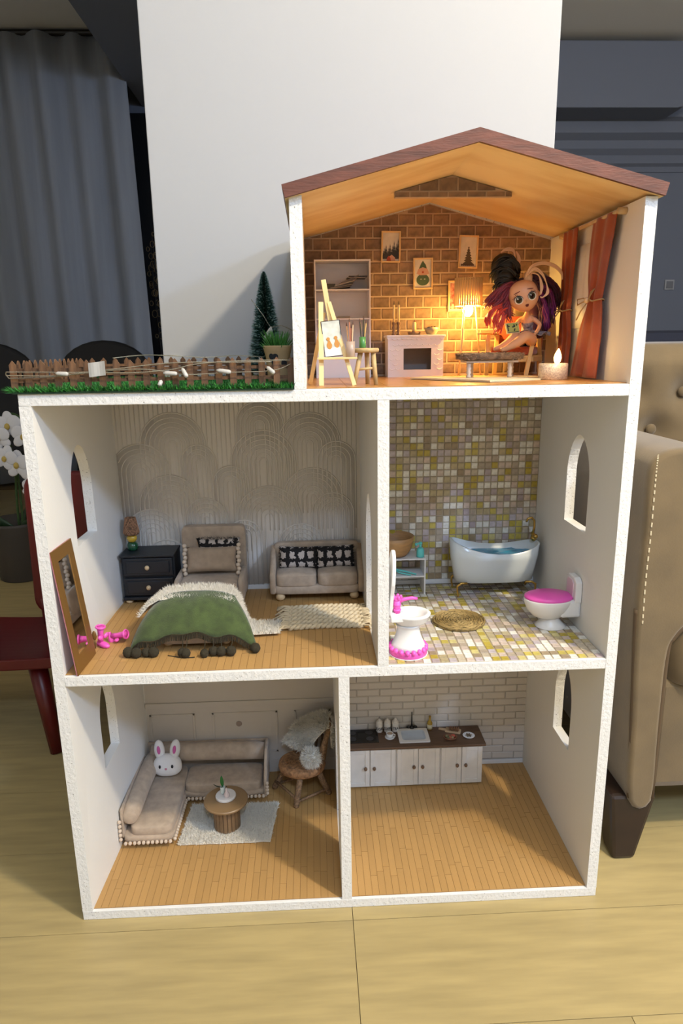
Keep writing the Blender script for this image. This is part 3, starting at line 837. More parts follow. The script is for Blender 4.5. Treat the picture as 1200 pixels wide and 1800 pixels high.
hm = thing('hand_mirror', 'tiny bronze oval hand mirror propped between the boots and the tall mirror', 'hand mirror', (0.0395, 0.112, F1), 0.15)
q = MB(); q.ell((0, 0, .026), (.0042, .0022, .0100), 18, 10); q.build('oval_frame', bronze, hm, smooth=True)
q = MB(); q.cyl((0, 0, 0), (0, 0, .018), .0012, .0012, 8); q.build('grip', bronze, hm, smooth=True)

# ================================================================== BATHROOM (middle floor, right)
# --- white bench
wbn = mat('white_lacquer', (226, 224, 222), .45)
be = thing('bench', 'low white open shelf bench against the mosaic wall', 'bench', (0.650, 0.375, FB))
q = MB(); q.box((0, 0, .0845), (.120, .062, .003)); q.build('top', wbn, be)
q = MB(); q.box((0, 0, .043), (.114, .060, .0026)); q.build('shelf', wbn, be)
for s in (-1, 1):
    q = MB(); q.box((s * .0585, 0, .0415), (.003, .062, .083)); q.build('side', wbn, be)
q = MB(); q.box((0, .029, .030), (.114, .0024, .024)); q.build('back_rail', wbn, be)
# --- wooden bowl basin
bo = thing('wooden_bowl', 'round turned wooden bowl standing on the white bench', 'bowl', (0.643, 0.376, FB + .0862))
q = MB(); q.lathe([(.016, 0), (.028, .002), (.038, .016), (.0425, .034), (.0440, .046), (.0425, .0465), (.0405, .036), (.035, .018), (.024, .007), (0, .006)], n=32); q.build('bowl_body', mat('turned_wood', (186, 140, 88), .5, var=.16, vscale=30, stretch=(1, 1, 6)), bo, smooth=True)
so = thing('soap_dispenser', 'aqua pump soap dispenser on the white bench', 'soap dispenser', (0.6995, 0.358, FB + .0862))
q = MB(); q.lathe([(.0085, 0), (.009, .002), (.0085, .016), (.006, .021), (.0035, .022)], n=18); q.build('bottle', teal, so, smooth=True)
q = MB(); q.cyl((0, 0, .021), (0, 0, .030), .0028); q.ell((0, 0, .032), (.0045, .0045, .0035)); q.cyl((0, 0, .032), (-.010, -.003, .031), .0022); q.ell((-.010, -.003, .030), .0036, 10, 8); q.build('pump', teal, so, smooth=True)
hd = thing('hair_dryer_holder', 'flat aqua toy hanger lying on the lower shelf of the bench', 'toy', (0.655, 0.372, FB + .0444))
q = MB(); q.tube([(-.040, -.004, .008), (-.015, -.002, .010), (.012, -.010, .006), (.035, -.020, .002)], [.0022, .0026, .0024, .0016], 8); q.build('arm', teal, hd, smooth=True)
q = MB(); q.tube([(-.015, -.002, .009), (-.002, -.014, .005), (.022, -.023, .0016)], .0018, 8); q.tube([(-.036, 0, .006), (-.030, -.012, .0016)], .0018, 8); q.build('hook', teal, hd, smooth=True)
# --- bathtub
tb = thing('bathtub', 'white freestanding bathtub on gold claw feet filled with blue water', 'bathtub', (0.867, 0.355, FB))
pearl = mat('white_enamel', (216, 222, 222), .22, coat=.3)
def tub_r(a, lev):
    ca, sa = math.cos(a), math.sin(a)
    L_ = (.0865, .094, .0985, .1015)[lev]; W_ = (.031, .038, .043, .045)[lev]
    p = .62
    return (L_ * math.copysign(abs(ca) ** p, ca), W_ * math.copysign(abs(sa) ** .8, sa))
def rim_z(x): return .101 + .012 * (-x / .10) * .45 + .021 * (abs(x) / .10) ** 2.0
q = MB(); n = 48; V = []; F = []
levs = [('o', 0, .030, 1.0), ('o', 0, .031, 1.03), ('o', 1, .060, 1.0), ('o', 2, .084, 1.0), ('o', 3, None, 1.0), ('o', 3, None, .955), ('o', 2, .082, .945), ('o', 1, .060, .93), ('o', 0, .038, .86)]
for (kd, lv, z, k_) in levs:
    for i in range(n):
        a = 2 * PI * i / n; x, y = tub_r(a, lv)
        zz = rim_z(x) if z is None else z
        V.append((x * k_, y * (k_ if k_ > .95 else k_ * .97), zz))
for j in range(len(levs) - 1):
    for i in range(n): F.append((j * n + i, j * n + (i + 1) % n, (j + 1) * n + (i + 1) % n, (j + 1) * n + i))
F.append(tuple(range(n - 1, -1, -1))); F.append(tuple((len(levs) - 1) * n + i for i in range(n)))
q.add(V, F); q.build('tub_body', pearl, tb, smooth=True)
q = MB(); V = []
for rr in (0.0, .35, .7, 1.0):
    for i in range(n):
        a = 2 * PI * i / n; x, y = tub_r(a, 2); x *= .95 * rr; y *= .93 * rr
        V.append((x, y, .0905 + .0025 * noise.noise(Vector((x * 90, y * 90, 0))) + .001 * math.sin(x * 160)))
F = [(j * n + i, j * n + (i + 1) % n, (j + 1) * n + (i + 1) % n, (j + 1) * n + i) for j in range(3) for i in range(n)]
q.add(V, F); q.build('water', mat('blue_bath_water', (52, 142, 176), .08, coat=.4), tb, smooth=True)
for s in (-1, 1):
    for y in (-.030, .030):
        q = MB(); q.tube([(s * .066, y, .031), (s * .080, y * 1.05, .0315), (s * .0885, y * 1.08, .026), (s * .0885, y * 1.1, .014), (s * .086, y * 1.1, .004), (s * .0875, y * 1.1, .0015)], [.0026, .0028, .0028, .0022, .0018, .0026], 8)
        q.build('claw_foot', gold, tb, smooth=True)
q = MB(); q.tube([(.0905, .018, .118), (.0955, .016, .145), (.095, .016, .160), (.0885, .016, .168), (.080, .016, .166), (.0765, .016, .158)], .0026, 10)
q.cyl((.094, .002, .128), (.094, .026, .128), .0042); q.ell((.094, .000, .128), .0055, 12, 8); q.ell((.094, .012, .120), .0068, 12, 8)
q.build('faucet', gold, tb, smooth=True)
# --- coiled straw mat
mt_ = thing('straw_mat', 'round coiled straw mat on the mosaic bathroom floor', 'mat', (0.7515, 0.184, FB))
straw = mat('braided_straw', (158, 132, 78), .85, var=.35, vscale=160, bump=.7, bscale=260)
q = MB(); q.lathe([(.052, 0), (.054, .0015), (.052, .003), (0, .0034)], n=40); q.build('backing', straw, mt_, smooth=True)
q = MB(); pts = []
for k in range(560):
    a = k * .115; r = .0025 + .0512 * k / 560
    pts.append((r * math.cos(a) * 1.0 + .0006 * math.sin(k * 1.7), r * math.sin(a) * 1.02 + .0006 * math.cos(k * 2.3), .0040 + .0007 * math.sin(k * .9)))
q.tube(pts, .0021, 6); q.build('coil', straw, mt_, smooth=True)
q = MB()
for _ in range(900):
    a = random.uniform(0, 2 * PI); r = .053 * math.sqrt(random.random()); da = random.uniform(.08, .28)
    q.tube([(r * math.cos(a + s * da), (r + random.uniform(-.0006, .0006)) * math.sin(a + s * da), .0060 + .0006 * random.random()) for s in (0, .5, 1)], .00035, 3)
stuff(q.build('loose_straw', mat('straw_fibre', (176, 148, 92), .8, rnd=.1), mt_))
# --- pedestal sink with mirror
sk_ = thing('pedestal_sink', 'white toy pedestal sink with pink scalloped base and tall mirror', 'sink', (0.629, 0.050, FB))
q = MB(); q.lathe([(.0335, .0135), (.0285, .022), (.0225, .038), (.0205, .050), (.0225, .056), (.024, .058)], n=32); q.build('pedestal', white_gloss, sk_, smooth=True)
q = MB(); q.lathe([(.0335, 0), (.0350, .001), (.0350, .010), (.0335, .0125), (.0315, .0125), (.0315, 0)], n=36)
for k in range(18):
    a = 2 * PI * k / 18; q.ell((.0325 * math.cos(a), .0325 * math.sin(a), .0125), (.0050, .0062, .0055), 10, 8)
q.build('scalloped_base', hot_pink, sk_, smooth=True)
q = MB(); q.lathe([(.0345, .0), (.0365, .0), (.0365, .0012), (.0345, .0012)], n=36); q.build('base_rim', white_gloss, sk_, smooth=True)
bp_ = [(.020, .056), (.0265, .060), (.0330, .066), (.0345, .0735), (.0365, .0755), (.0365, .0785), (.034, .0800), (.0290, .0795), (.0255, .075), (.020, .068), (.008, .064), (0, .0635)]
q = MB(); q.lathe(bp_, (.004, 0, 0), 40, sx=1.0, sy=.86); q.build('basin', white_gloss, sk_, smooth=True)
q = MB(); q.box((-.0235, 0, .0745), (.022, .054, .009)); q.build('back_ledge', white_gloss, sk_, bevel=.002)
fa = MB(); fa.cyl((-.021, 0, .079), (-.021, 0, .104), .0062, .0068, 14)
for k in range(3): fa.ell((-.021, 0, .085 + k * .010), (.0078, .0078, .0034), 12, 8)
fa.tube([(-.021, 0, .099), (-.008, 0, .1045), (.006, 0, .1065), (.016, 0, .1050)], [.0042, .0036, .0032, .0026], 10)
fa.ell((-.021, 0, .107), (.006, .006, .004), 10, 8)
for k in range(5):
    a = 2 * PI * k / 5; fa.ell((-.021 + .007 * math.cos(a), .007 * math.sin(a), .109), (.003, .003, .0045), 8, 6)
fa.build('faucet', hot_pink, sk_, smooth=True)
q = MB()
pts_m = [(.030 * math.cos(a), .150 + .048 * math.sin(a)) if math.sin(a) > -.2 else (.030 * math.cos(a) * .75, .150 + .080 * math.sin(a)) for a in [2 * PI * k / 32 for k in range(32)]]
Rk = RY(.055)
q.prism(pts_m, lambda u, v, w_: tuple(Rk @ Vector((w_, u, v - .075)) + Vector((-.0345, 0, .075))), -.0035, .0030); q.build('mirror_frame', white_gloss, sk_, bevel=.0015)
q = MB(); q.prism([(a * .82, (b - .145) * .86 + .145) for a, b in pts_m], lambda u, v, w_: tuple(Rk @ Vector((w_, u, v - .075)) + Vector((-.0345, 0, .075))), .0030, .0036); q.build('mirror_glass', MATS['mirror_glass'], sk_)
# --- toilet
to = thing('toilet', 'white toy toilet with closed pink lid against the right wall', 'toilet', (0.931, 0.150, FB))
q = MB(); q.lathe([(.0325, 0), (.033, .002), (.024, .010), (.0185, .018), (.018, .022)], (-.001, 0, 0), 32, sx=.92, sy=.85); q.build('pedestal', white_gloss, to, smooth=True)
q = MB(); q.lathe([(.017, .018), (.030, .024), (.0405, .036), (.0465, .050), (.0482, .058), (.0475, .0605), (.030, .0607)], (-.007, 0, 0), 40, sx=1.03, sy=.74)
q.build('bowl', white_gloss, to, smooth=True)
q = MB(); q.box((.030, 0, .043), (.040, .050, .036)); q.build('rear_body', white_gloss, to, bevel=.005)
q = MB(); q.lathe([(.0462, .0600), (.0475, .062), (.0472, .0655), (.040, .0685), (0, .0705)], (-.007, 0, 0), 40, sx=1.02, sy=.74); q.build('lid', hot_pink, to, smooth=True)
q = MB(); q.prism([(-.026, .056), (.026, .056), (.026, .098), (.014, .106), (-.014, .106), (-.026, .098)], lambda u, v, w_: (w_, u, v), .036, .0492); q.build('tank', white_gloss, to, bevel=.002)
q = MB(); q.prism([(-.0165, .064), (.0165, .064), (.0165, .094), (.009, .100), (-.009, .100), (-.0165, .094)], lambda u, v, w_: (w_, u, v), .0340, .0362); q.build('tank_panel', mat('pale_pink_plastic', (224, 196, 206), .3), to, bevel=.001)
# ================================================================== LIVING ROOM (bottom floor, left)
co = thing('corner_sofa', 'beige linen corner sofa with bolster backs and pompom trim', 'sofa', (0, 0, F0))
def soft(nm, c, r, px=.28, par=co, m=beige, nu=32, nv=18, rot=None, fn=None):
    q = MB(); q.ell(c, r, nu, nv, px=px, rot=rot, fn=fn); return q.build(nm, m, par, smooth=True)
soft('base', (.088, .284, .021), (.056, .120, .008), .2)
soft('base', (.2335, .357, .021), (.1015, .050, .008), .2)
soft('seat_cushion', (.093, .281, .036), (.048, .113, .0135), .3)
soft('seat_cushion', (.231, .349, .036), (.091, .043, .0135), .3)
q = MB(); q.tube([(.050, .176, .068), (.050, .20, .070), (.0505, .29, .071), (.0535, .365, .071), (.0545, .392, .071)], [.0165, .0205, .0205, .0205, .018], 18); q.build('bolster', beige, co, smooth=True)
q = MB(); q.ell((.050, .1765, .068), (.0165, .006, .0165), 18, 8); q.build('bolster_end', beige, co, smooth=True)
q = MB(); q.tube([(.050, .391, .083), (.08, .392, .083), (.20, .391, .083), (.30, .389, .082), (.325, .388, .080)], [.019, .0215, .0215, .0215, .0195], 18); q.build('bolster', beige, co, smooth=True)
q = MB(); q.box((.0335, .285, .055), (.006, .226, .070)); q.build('side_board', beige, co, bevel=.0028)
q = MB(); q.box((.184, .4125, .058), (.300, .006, .082)); q.build('back_board', beige, co, bevel=.0028)
q = MB(); q.prism([(.302, .012), (.3000, .055), (.330, .085), (.360, .104), (.405, .104), (.410, .012)], lambda u, v, w_: (w_, u, v), .3275, .3345); q.build('arm_panel', beige, co, bevel=.003)
def trim_run(pts, r=.0042):
    q = MB()
    for i in range(len(pts) - 1):
        a = Vector(pts[i]); b = Vector(pts[i + 1]); n_ = max(1, int((b - a).length / .0088))
        for k in range(n_): q.ell(a + (b - a) * (k + .5) / n_, (r, r, r * 1.05), 8, 6)
    return q.build('pompom_trim', cream_trim, co, smooth=True)
trim_run([(.036, .161, .015), (.140, .163, .015)])
trim_run([(.144, .165, .016), (.146, .300, .016)])
trim_run([(.146, .302, .015), (.330, .302, .015)])
trim_run([(.0315, .161, .020), (.0315, .163, .072)])
trim_run([(.3355, .302, .018), (.3355, .300, .054)])
for x, y in ((.048, .180), (.128, .182), (.048, .39), (.312, .325), (.312, .39), (.170, .325)):
    q = MB(); q.ell((x, y, .0078), (.0105, .0105, .0078)); q.build('foot', mat('honey_bead_wood', (196, 148, 82), .5), co, smooth=True)
# --- bunny pillow
wh = mat('white_plush', (226, 221, 216), .9, bump=.3, bscale=600, sheen=.3)
bn = thing('bunny_pillow', 'white bunny head pillow with pink ears sitting in the sofa corner', 'pillow', (0.097, 0.345, F0 + .080))
Rb = RX(-.28)
q = MB()
def bhead(p): return Vector((p.x * (1.0 - .10 * (p.z / .025)), p.y, p.z))
q.ell((0, 0, 0), (.034, .017, .0265), 28, 18, px=.85, rot=Rb, fn=bhead)
q.build('head', wh, bn, smooth=True)
for s in (-1, 1):
    e = MB(); e.ell(Rb @ Vector((s * .0185, 0, .035)), (.0125, .0095, .024), 18, 14, rot=Rb @ RY(s * .12)); e = e.build('ear', wh, bn, smooth=True)
    q = MB(); q.ell(Rb @ Vector((s * .0185, -.0090, .037)), (.0042, .0016, .010), 12, 8, rot=Rb @ RY(s * .12)); q.build('ear_patch', mat('bunny_pink', (196, 92, 150), .8), e, smooth=True)
    q = MB(); q.ell(Rb @ Vector((s * .0145, -.0165, .000)), (.0028, .0016, .0042), 10, 8, rot=Rb); q.build('eye', black_m, bn, smooth=True)
q = MB(); q.ell(Rb @ Vector((0, -.0178, -.005)), (.0030, .0016, .0026), 10, 8, rot=Rb); q.build('nose', mat('bunny_nose', (206, 136, 150), .8), bn, smooth=True)
# --- fur rug
rg = thing('fur_rug', 'white furry rectangular rug under the round coffee table', 'rug', (0, 0, F0))
rc = [(.150, .166), (.349, .163), (.362, .292), (.160, .297)]
def rug_pt(u, v):
    a = Vector(rc[0]).lerp(Vector(rc[1]), u); b = Vector(rc[3]).lerp(Vector(rc[2]), u); c = a.lerp(b, v)
    wv = .003 * noise.noise(Vector((u * 6, v * 6, 1)))
    return (c.x + wv, c.y + wv, .0015)
q = MB(); q.grid(rug_pt, 24, 18, thick=-.0016); q.build('backing', fur_base, rg)
q = MB(); fur(q, 14000, lambda u, v: (Vector(rug_pt(u, v)) + Vector((0, 0, .0012)), (0, 0, 1)), .0075, .0009, 1.1); stuff(q.build('pile', fur_white, rg))
# --- round coffee table with slatted drum
brz = mat('brushed_bronze_top', (142, 114, 80), .4)
ct = thing('coffee_table', 'round brown coffee table with slatted drum base on the fur rug', 'table', (0.2505, 0.2195, F0 + .0042))
q = MB(); q.lathe([(.0470, .0620), (.0485, .0635), (.0485, .0665), (.0470, .0680), (0, .0680)], n=48); q.build('table_top', brz, ct, smooth=False)
q = MB(); q.lathe([(.0265, 0), (.0265, .062)], n=28); q.build('drum', choc, ct, smooth=True)
sl = mat('slat_brown', (136, 108, 78), .6, var=.15, vscale=40, rnd=.08)
for k in range(20):
    a = 2 * PI * k / 20
    q = MB(); q.box((0, 0, .031), (.0032, .0078, .061)); q.build('slat', sl, ct, loc=(.0275 * math.cos(a), .0275 * math.sin(a), 0), rot=(0, 0, a), bevel=.0006)
TT = F0 + .0042 + .0680
pt = thing('round_plinth', 'round white tray on the brown coffee table', 'tray', (0.2495, 0.226, TT))
q = MB(); q.lathe([(.0205, 0), (.0225, .001), (.0225, .005), (.0215, .0065), (0, .0065)], n=40); q.build('disc', mat('white_marble', (222, 218, 214), .4), pt, smooth=False, bevel=.0005)
va = thing('bud_vase', 'tiny white vase with two green leaves on the white tray', 'vase', (0.2430, 0.230, TT + .0066))
q = MB(); q.lathe([(.0042, 0), (.0055, .004), (.0052, .012), (.0058, .017), (.0048, .018), (.0040, .012)], n=16); q.build('vase_body', mat('celadon_glaze', (206, 216, 210), .25), va, smooth=True)
lf = mat('leaf_green', (34, 110, 48), .45)
def leaf(par, base, tip, wid, m, nm='leaf', bend=.25):
    base = Vector(base); tip = Vector(tip); d = tip - base; s = d.cross(Vector((0, 1, .2))).normalized(); up = s.cross(d).normalized()
    q = MB()
    def f(u, v):
        w_ = wid * math.sin(PI * min(1, v * .97 + .03)) ** .8
        return base + d * v + s * (u * 2 - 1) * w_ + up * (bend * d.length * (v * v - v) * .6 + abs(u * 2 - 1) * wid * .25)
    q.grid(f, 4, 8, thick=.0004); return q.build(nm, m, par, smooth=True)
leaf(va, (0, 0, .016), (-.001, -.002, .046), .0040, lf)
leaf(va, (0, 0, .016), (-.020, -.002, .026), .0018, mat('leaf_dark', (44, 48, 30), .6), 'leaf', .9)
cd = thing('cone_candle', 'small pale pink cone candle with dark wick on the white tray', 'candle', (0.2530, 0.219, TT + .0066))
q = MB(); q.lathe([(.0055, 0), (.0062, .002), (.0058, .007), (.0030, .012), (.0016, .018), (.0012, .022)], n=16); q.build('candle_body', mat('pale_pink_wax', (214, 196, 192), .5), cd, smooth=True)
q = MB(); q.tube([(0, 0, .022), (.0004, 0, .026)], .0008, 6); q.build('wick', black_m, cd)
# --- wicker chair
wk = mat('wicker', (176, 128, 84), .8, var=.35, vscale=140, bump=.8, bscale=260)
wk2 = mat('wicker_wrap', (158, 122, 86), .8, var=.35, vscale=180, bump=.8, bscale=320)
ch = thing('wicker_chair', 'brown wicker chair with round seat and wrapped splayed legs', 'chair', (0, 0, F0))
sc_, zs_ = Vector((.418, .336, .075)), .075
q = MB(); q.lathe([(.045, -.014), (.053, -.010), (.0555, -.002), (.054, .006), (.046, .0085), (0, .0075)], sc_, 36, sx=1.02, sy=.90); q.build('seat', wk, ch, smooth=True)
q = MB()
for k in range(15):
    r = .048 * (k + 1) / 15
    q.tube([(sc_.x + r * 1.02 * math.cos(a) + .0004 * math.sin(a * 19), sc_.y + r * .9 * math.sin(a), sc_.z + .0086 + .0005 * math.sin(a * 22 + k)) for a in [2 * PI * i / 44 for i in range(44)]], .0013, 5, closed=True)
q.build('woven_rings', wk, ch, smooth=True)
for (tx, ty, bx_, by_) in ((.385, .352, .349, .352), (.414, .300, .403, .278), (.455, .318, .481, .322), (.440, .368, .462, .392)):
    q = MB(); q.tube([(tx, ty, .068), ((tx + bx_) / 2, (ty + by_) / 2, .035), (bx_, by_, .004), (bx_, by_, .0)], [.0072, .0068, .0062, .0064], 12)
    for k in range(16):
        s = (k + .5) / 16; c = Vector((tx, ty, .066)).lerp(Vector((bx_, by_, .002)), s); d = (Vector((bx_, by_, 0)) - Vector((tx, ty, .066))).normalized(); u = d.orthogonal().normalized(); w2 = d.cross(u)
        q.tube([c + (u * math.cos(a) + w2 * math.sin(a)) * .0068 for a in [2 * PI * i / 12 for i in range(12)]], .0009, 4, closed=True)
    q.build('leg', wk2, ch, smooth=True)
for a, b in (((.405, .280, .011), (.478, .322, .014)), ((.351, .350, .012), (.462, .390, .014)), ((.352, .350, .02), (.404, .281, .02))):
    q = MB(); q.tube([a, b], .0033, 8); q.build('stretcher', wk2, ch, smooth=True)
# curved back hoop: rises on the right side of the seat
hoop = []
for k in range(25):
    a = -.80 + 2.6 * k / 24
    x = .4215 + .052 * math.cos(a); y = .340 + .050 * math.sin(a)
    hoop.append((x + .012 * math.cos(a) * math.cos(k / 24 * PI - PI / 2) ** .5 if 0 < k < 24 else x, y, .080 + .100 * max(0, math.sin(PI * k / 24)) ** .45))
q = MB(); q.tube(hoop, .0062, 10); q.build('back_hoop', wk2, ch, smooth=True)
for k in (4, 7, 10, 13, 16, 19, 21):
    a = -.80 + 2.6 * k / 24
    q = MB(); q.tube([(.4215 + .050 * math.cos(a), .340 + .046 * math.sin(a), .080), hoop[k]], .0030, 7); q.build('back_spindle', wk2, ch, smooth=True)
# fur throw over the chair back
ft = thing('chair_throw', 'white shaggy throw hung over the back of the wicker chair', 'blanket', (0, 0, F0))
def ct_f(u, v):
    # u runs along the hoop, v from its outer side over the top and down to the seat
    kk = 5 + 15 * u; i = min(int(kk), 23); fr = kk - i
    H = Vector(hoop[i]).lerp(Vector(hoop[i + 1]), fr); c0 = Vector((.4215, .340, H.z)); out = (H - c0).normalized()
    top = H + Vector((0, 0, .0085))
    if v < .3:
        s = v / .3; p = (H + out * .0095 + Vector((0, 0, -.040))).lerp(H + out * .007, s) + Vector((0, 0, .0085 * s * s))
    else:
        s = (v - .3) / .7; low = Vector((.436, .330, .104)).lerp(Vector((.372, .374, .108)), u)
        p = top.lerp(low, s) + Vector((0, 0, .014 * math.sin(PI * s))) + Vector((-.004, -.004, 0)) * math.sin(PI * s)
    return (p.x, p.y + .002 * math.sin(v * 9 + u * 5), p.z + .002 * math.sin(u * 11 + v * 6))
q = MB(); q.grid(ct_f, 14, 26, thick=.003); q.build('backing', fur_base, ft, smooth=True)
def ct_s(u, v):
    p = Vector(ct_f(u, v)); a = Vector(ct_f(u, min(1, v + .02))) - Vector(ct_f(u, max(0, v - .02))); n_ = (Vector(ct_f(min(1, u + .02), v)) - Vector(ct_f(max(0, u - .02), v))).cross(a)
    if (n_.z < 0 and v > .3): n_ = -n_
    return p, n_
q = MB(); fur(q, 8000, ct_s, .011, .0011, .9); stuff(q.build('pile', fur_white, ft))
pp = thing('pompom_ball', 'fluffy white yarn pompom resting on the wicker chair seat', 'pompom', (0.441, 0.306, F0 + .110))
q = MB(); q.ell((0, 0, 0), .020, 18, 12); q.build('core', fur_base, pp, smooth=True)
q = MB()
for _ in range(2600):
    d = Vector((random.gauss(0, 1), random.gauss(0, 1), random.gauss(0, 1))).normalized()
    q.strand(d * .017, d * .0105 + Vector((random.uniform(-.003, .003), random.uniform(-.003, .003), random.uniform(-.003, .003))), .0012)
stuff(q.build('yarn', fur_white, pp))

# ================================================================== KITCHEN (bottom floor, right)
cab_w = mat('white_cabinet_paint', (218, 212, 202), .5, var=.05, vscale=30)
KY0, KY1 = .338, .414
xs = [.5175, .6445, .7515, .855]
for i in range(3):
    a, b = xs[i], xs[i + 1]; w_ = b - a
    c = thing('kitchen_cabinet', ('white two-door kitchen cabinet under the black hob', 'white two-door kitchen cabinet under the sink', 'white two-door kitchen cabinet at the right end of the row')[i], 'cabinet', ((a + b) / 2, KY0, F0), group='white doll kitchen cabinets')
    q = MB(); q.box((0, .040, .053), (w_ - .0006, .072, .098)); q.build('body', choc if i == 2 else cab_w, c)
    q = MB(); q.box((0, .0022, .0535), (w_ - .0004, .0036, .103)); q.build('face_frame', cab_w, c)
    for s in (-1, 1):
        dxc = s * (w_ / 4 - .0005)
        dr_ = MB(); dr_.box((dxc, -.0004, .054), (w_ / 2 - .0035, .0028, .098)); dr_ = dr_.build('door', cab_w, c, bevel=.0006)
        hw = w_ / 2 - .0035; q = MB()
        for (x, z, sx_, sz_) in ((-hw / 2 + .005, .054, .010, .098), (hw / 2 - .005, .054, .010, .098), (0, .098, hw - .0202, .010), (0, .010, hw - .0202, .010)):
            q.box((dxc + x, -.0026, z), (sx_, .002, sz_))
        q.build('door_rail', cab_w, dr_, bevel=.0005)
        q = MB(); q.ell((s * .0105, -.0062, .055), (.0040, .0040, .0050), 14, 10); q.build('knob', mat('brown_knob', (112, 84, 60), .5), dr_, smooth=True)
wt = tag(MB().box2((.5172, KY0 - .007, F0 + .1058), (.861, KY1, F0 + .1118)).build('worktop', choc, bevel=.001), 'long brown worktop over the white kitchen cabinets', 'worktop')
KT = F0 + .1118
hb = thing('hob', 'black glass hob set on the left end of the brown worktop', 'hob', (.5620, .381, KT))
q = MB(); q.box((0, 0, .0011), (.086, .056, .0022)); q.build('glass', mat('black_glass', (14, 13, 14), .15), hb, bevel=.0006)
q = MB()
for x, y in ((-.02, -.013), (.022, -.013), (-.02, .014), (.022, .014)): q.lathe([(.0088, .0023), (.0094, .0026), (.0088, .0026)], (x, y, 0), 24)
q.build('burner_ring', mat('burner_grey', (52, 50, 50), .4), hb)
ks = thing('kitchen_sink', 'white rectangular kitchen sink set in the brown worktop', 'sink', (.6915, .376, KT))
q = MB()
def rr_(w2, h2, r, n=5):
    out = []
    for cx_, cy_, a0 in ((w2 - r, h2 - r, 0), (-w2 + r, h2 - r, PI / 2), (-w2 + r, -h2 + r, PI), (w2 - r, -h2 + r, 1.5 * PI)):
        out += arc((cx_, cy_), r, a0, a0 + PI / 2, n)
    return out
q.slab([rr_(.0375, .030, .003), rr_(.029, .0215, .008)], lambda u, v, w_: (u, v, w_), 0.0002, .0032)
q.build('rim', white_gloss, ks, bevel=.0006)
q = MB()
A_ = rr_(.029, .0215, .008); B_ = rr_(.025, .018, .006); n_ = len(A_)
q.add([(p[0], p[1], .0031) for p in A_] + [(p[0], p[1], .0008) for p in B_], [(i, (i + 1) % n_, (i + 1) % n_ + n_, i + n_) for i in range(n_)] + [tuple(range(n_, 2 * n_))])
q.build('basin', mat('pale_blue_basin', (196, 206, 216), .2), ks, smooth=True)
fk = thing('kitchen_faucet', 'slim black faucet standing behind the kitchen sink', 'faucet', (.6925, .409, KT))
q = MB(); q.lathe([(.0085, 0), (.0085, .002), (.004, .006), (.0022, .010)], n=16); q.build('base', black_m, fk, smooth=True)
q = MB(); q.cyl((0, 0, .008), (0, 0, .046), .0018, .0013); q.build('spout', black_m, fk, smooth=True)
for s in (-1, 1):
    q = MB(); q.ell((s * .0085, -.001, .0055), (.0052, .0035, .0042), 10, 8); q.build('tap_handle', black_m, fk, smooth=True)
# canisters with lettering
can_m = mat('white_enamel_canister', (226, 221, 214), .35)
ink = mat('black_lettering', (22, 20, 20), .6)
for k, (word, x) in enumerate((('SUGAR', .6105), ('COFFEE', .6305), ('TEA', .6505))):
    c = thing('canister', 'white kitchen canister lettered %s in black' % word, 'canister', (x, .4035, KT), group='lettered kitchen canisters')
    q = MB(); q.lathe([(.0080, 0), (.0084, .001), (.0084, .0235), (.0080, .0245), (.0068, .0248)], n=24); q.build('body', can_m, c, smooth=True)
    q = MB(); q.lathe([(.0076, .0248), (.0078, .0262), (.0060, .0292), (.0030, .0300), (.0034, .0322), (.0020, .0340), (0, .0342)], n=24); q.build('lid', can_m, c, smooth=True)
    me = text_mesh(word, .0100); hx_ = max(abs(v.co.x) for v in me.vertices); am_ = .85 if len(word) < 4 else 1.2
    for v in me.vertices:
        a = v.co.x / hx_ * am_; r = .00865 + v.co.z * .2
        v.co = (r * math.sin(a), -r * math.cos(a), .0100 + v.co.y)
    me.materials.append(ink); inst('lettering', me, c)
cs = thing('teacup', 'white cup on a saucer between the hob and the sink', 'cup', (.633, .372, KT))
q = MB(); q.lathe([(.005, 0), (.0115, .0015), (.0122, .003), (.006, .002), (0, .002)], n=24); q.build('saucer', white_gloss, cs, smooth=True)
q = MB(); q.lathe([(.0045, .002), (.0075, .005), (.0088, .0135), (.0082, .0137), (.007, .006), (0, .004)], n=24); q.build('cup', white_gloss, cs, smooth=True)
q = MB(); q.lathe([(0, .0115), (.0078, .0115)], n=20, cap=False); q.build('coffee', mat('milky_coffee', (180, 158, 136), .4), cs)
q = MB(); q.tube([(.0082, -.002, .0115), (.0125, -.0035, .011), (.0125, -.0035, .006), (.0075, -.002, .005)], .0011, 6); q.build('cup_handle', white_gloss, cs, smooth=True)
ob = thing('oil_bottle', 'small yellow bottle with pale label at the back of the worktop', 'bottle', (.7370, .405, KT))
q = MB(); q.lathe([(.0062, 0), (.0066, .001), (.0066, .018), (.0030, .024), (.0026, .033)], n=18); q.build('glass', mat('amber_glass', (176, 142, 40), .15), ob, smooth=True)
q = MB(); q.lathe([(.0067, .002), (.00675, .002), (.00675, .014), (.0067, .014)], n=18); q.build('label_paper', mat('cream_label', (216, 208, 178), .6), ob, smooth=True)
q = MB(); q.lathe([(.0030, .032), (.0030, .036), (0, .036)], n=14); q.build('cap', mat('gold_cap', (160, 130, 50), .4), ob)
bd = thing('bread_board', 'pale paddle board holding a sliced loaf of bread', 'cutting board', (.793, .391, KT))
q = MB(); Rb_ = RZ(-.35)
pb_ = rr_(.019, .0105, .003)
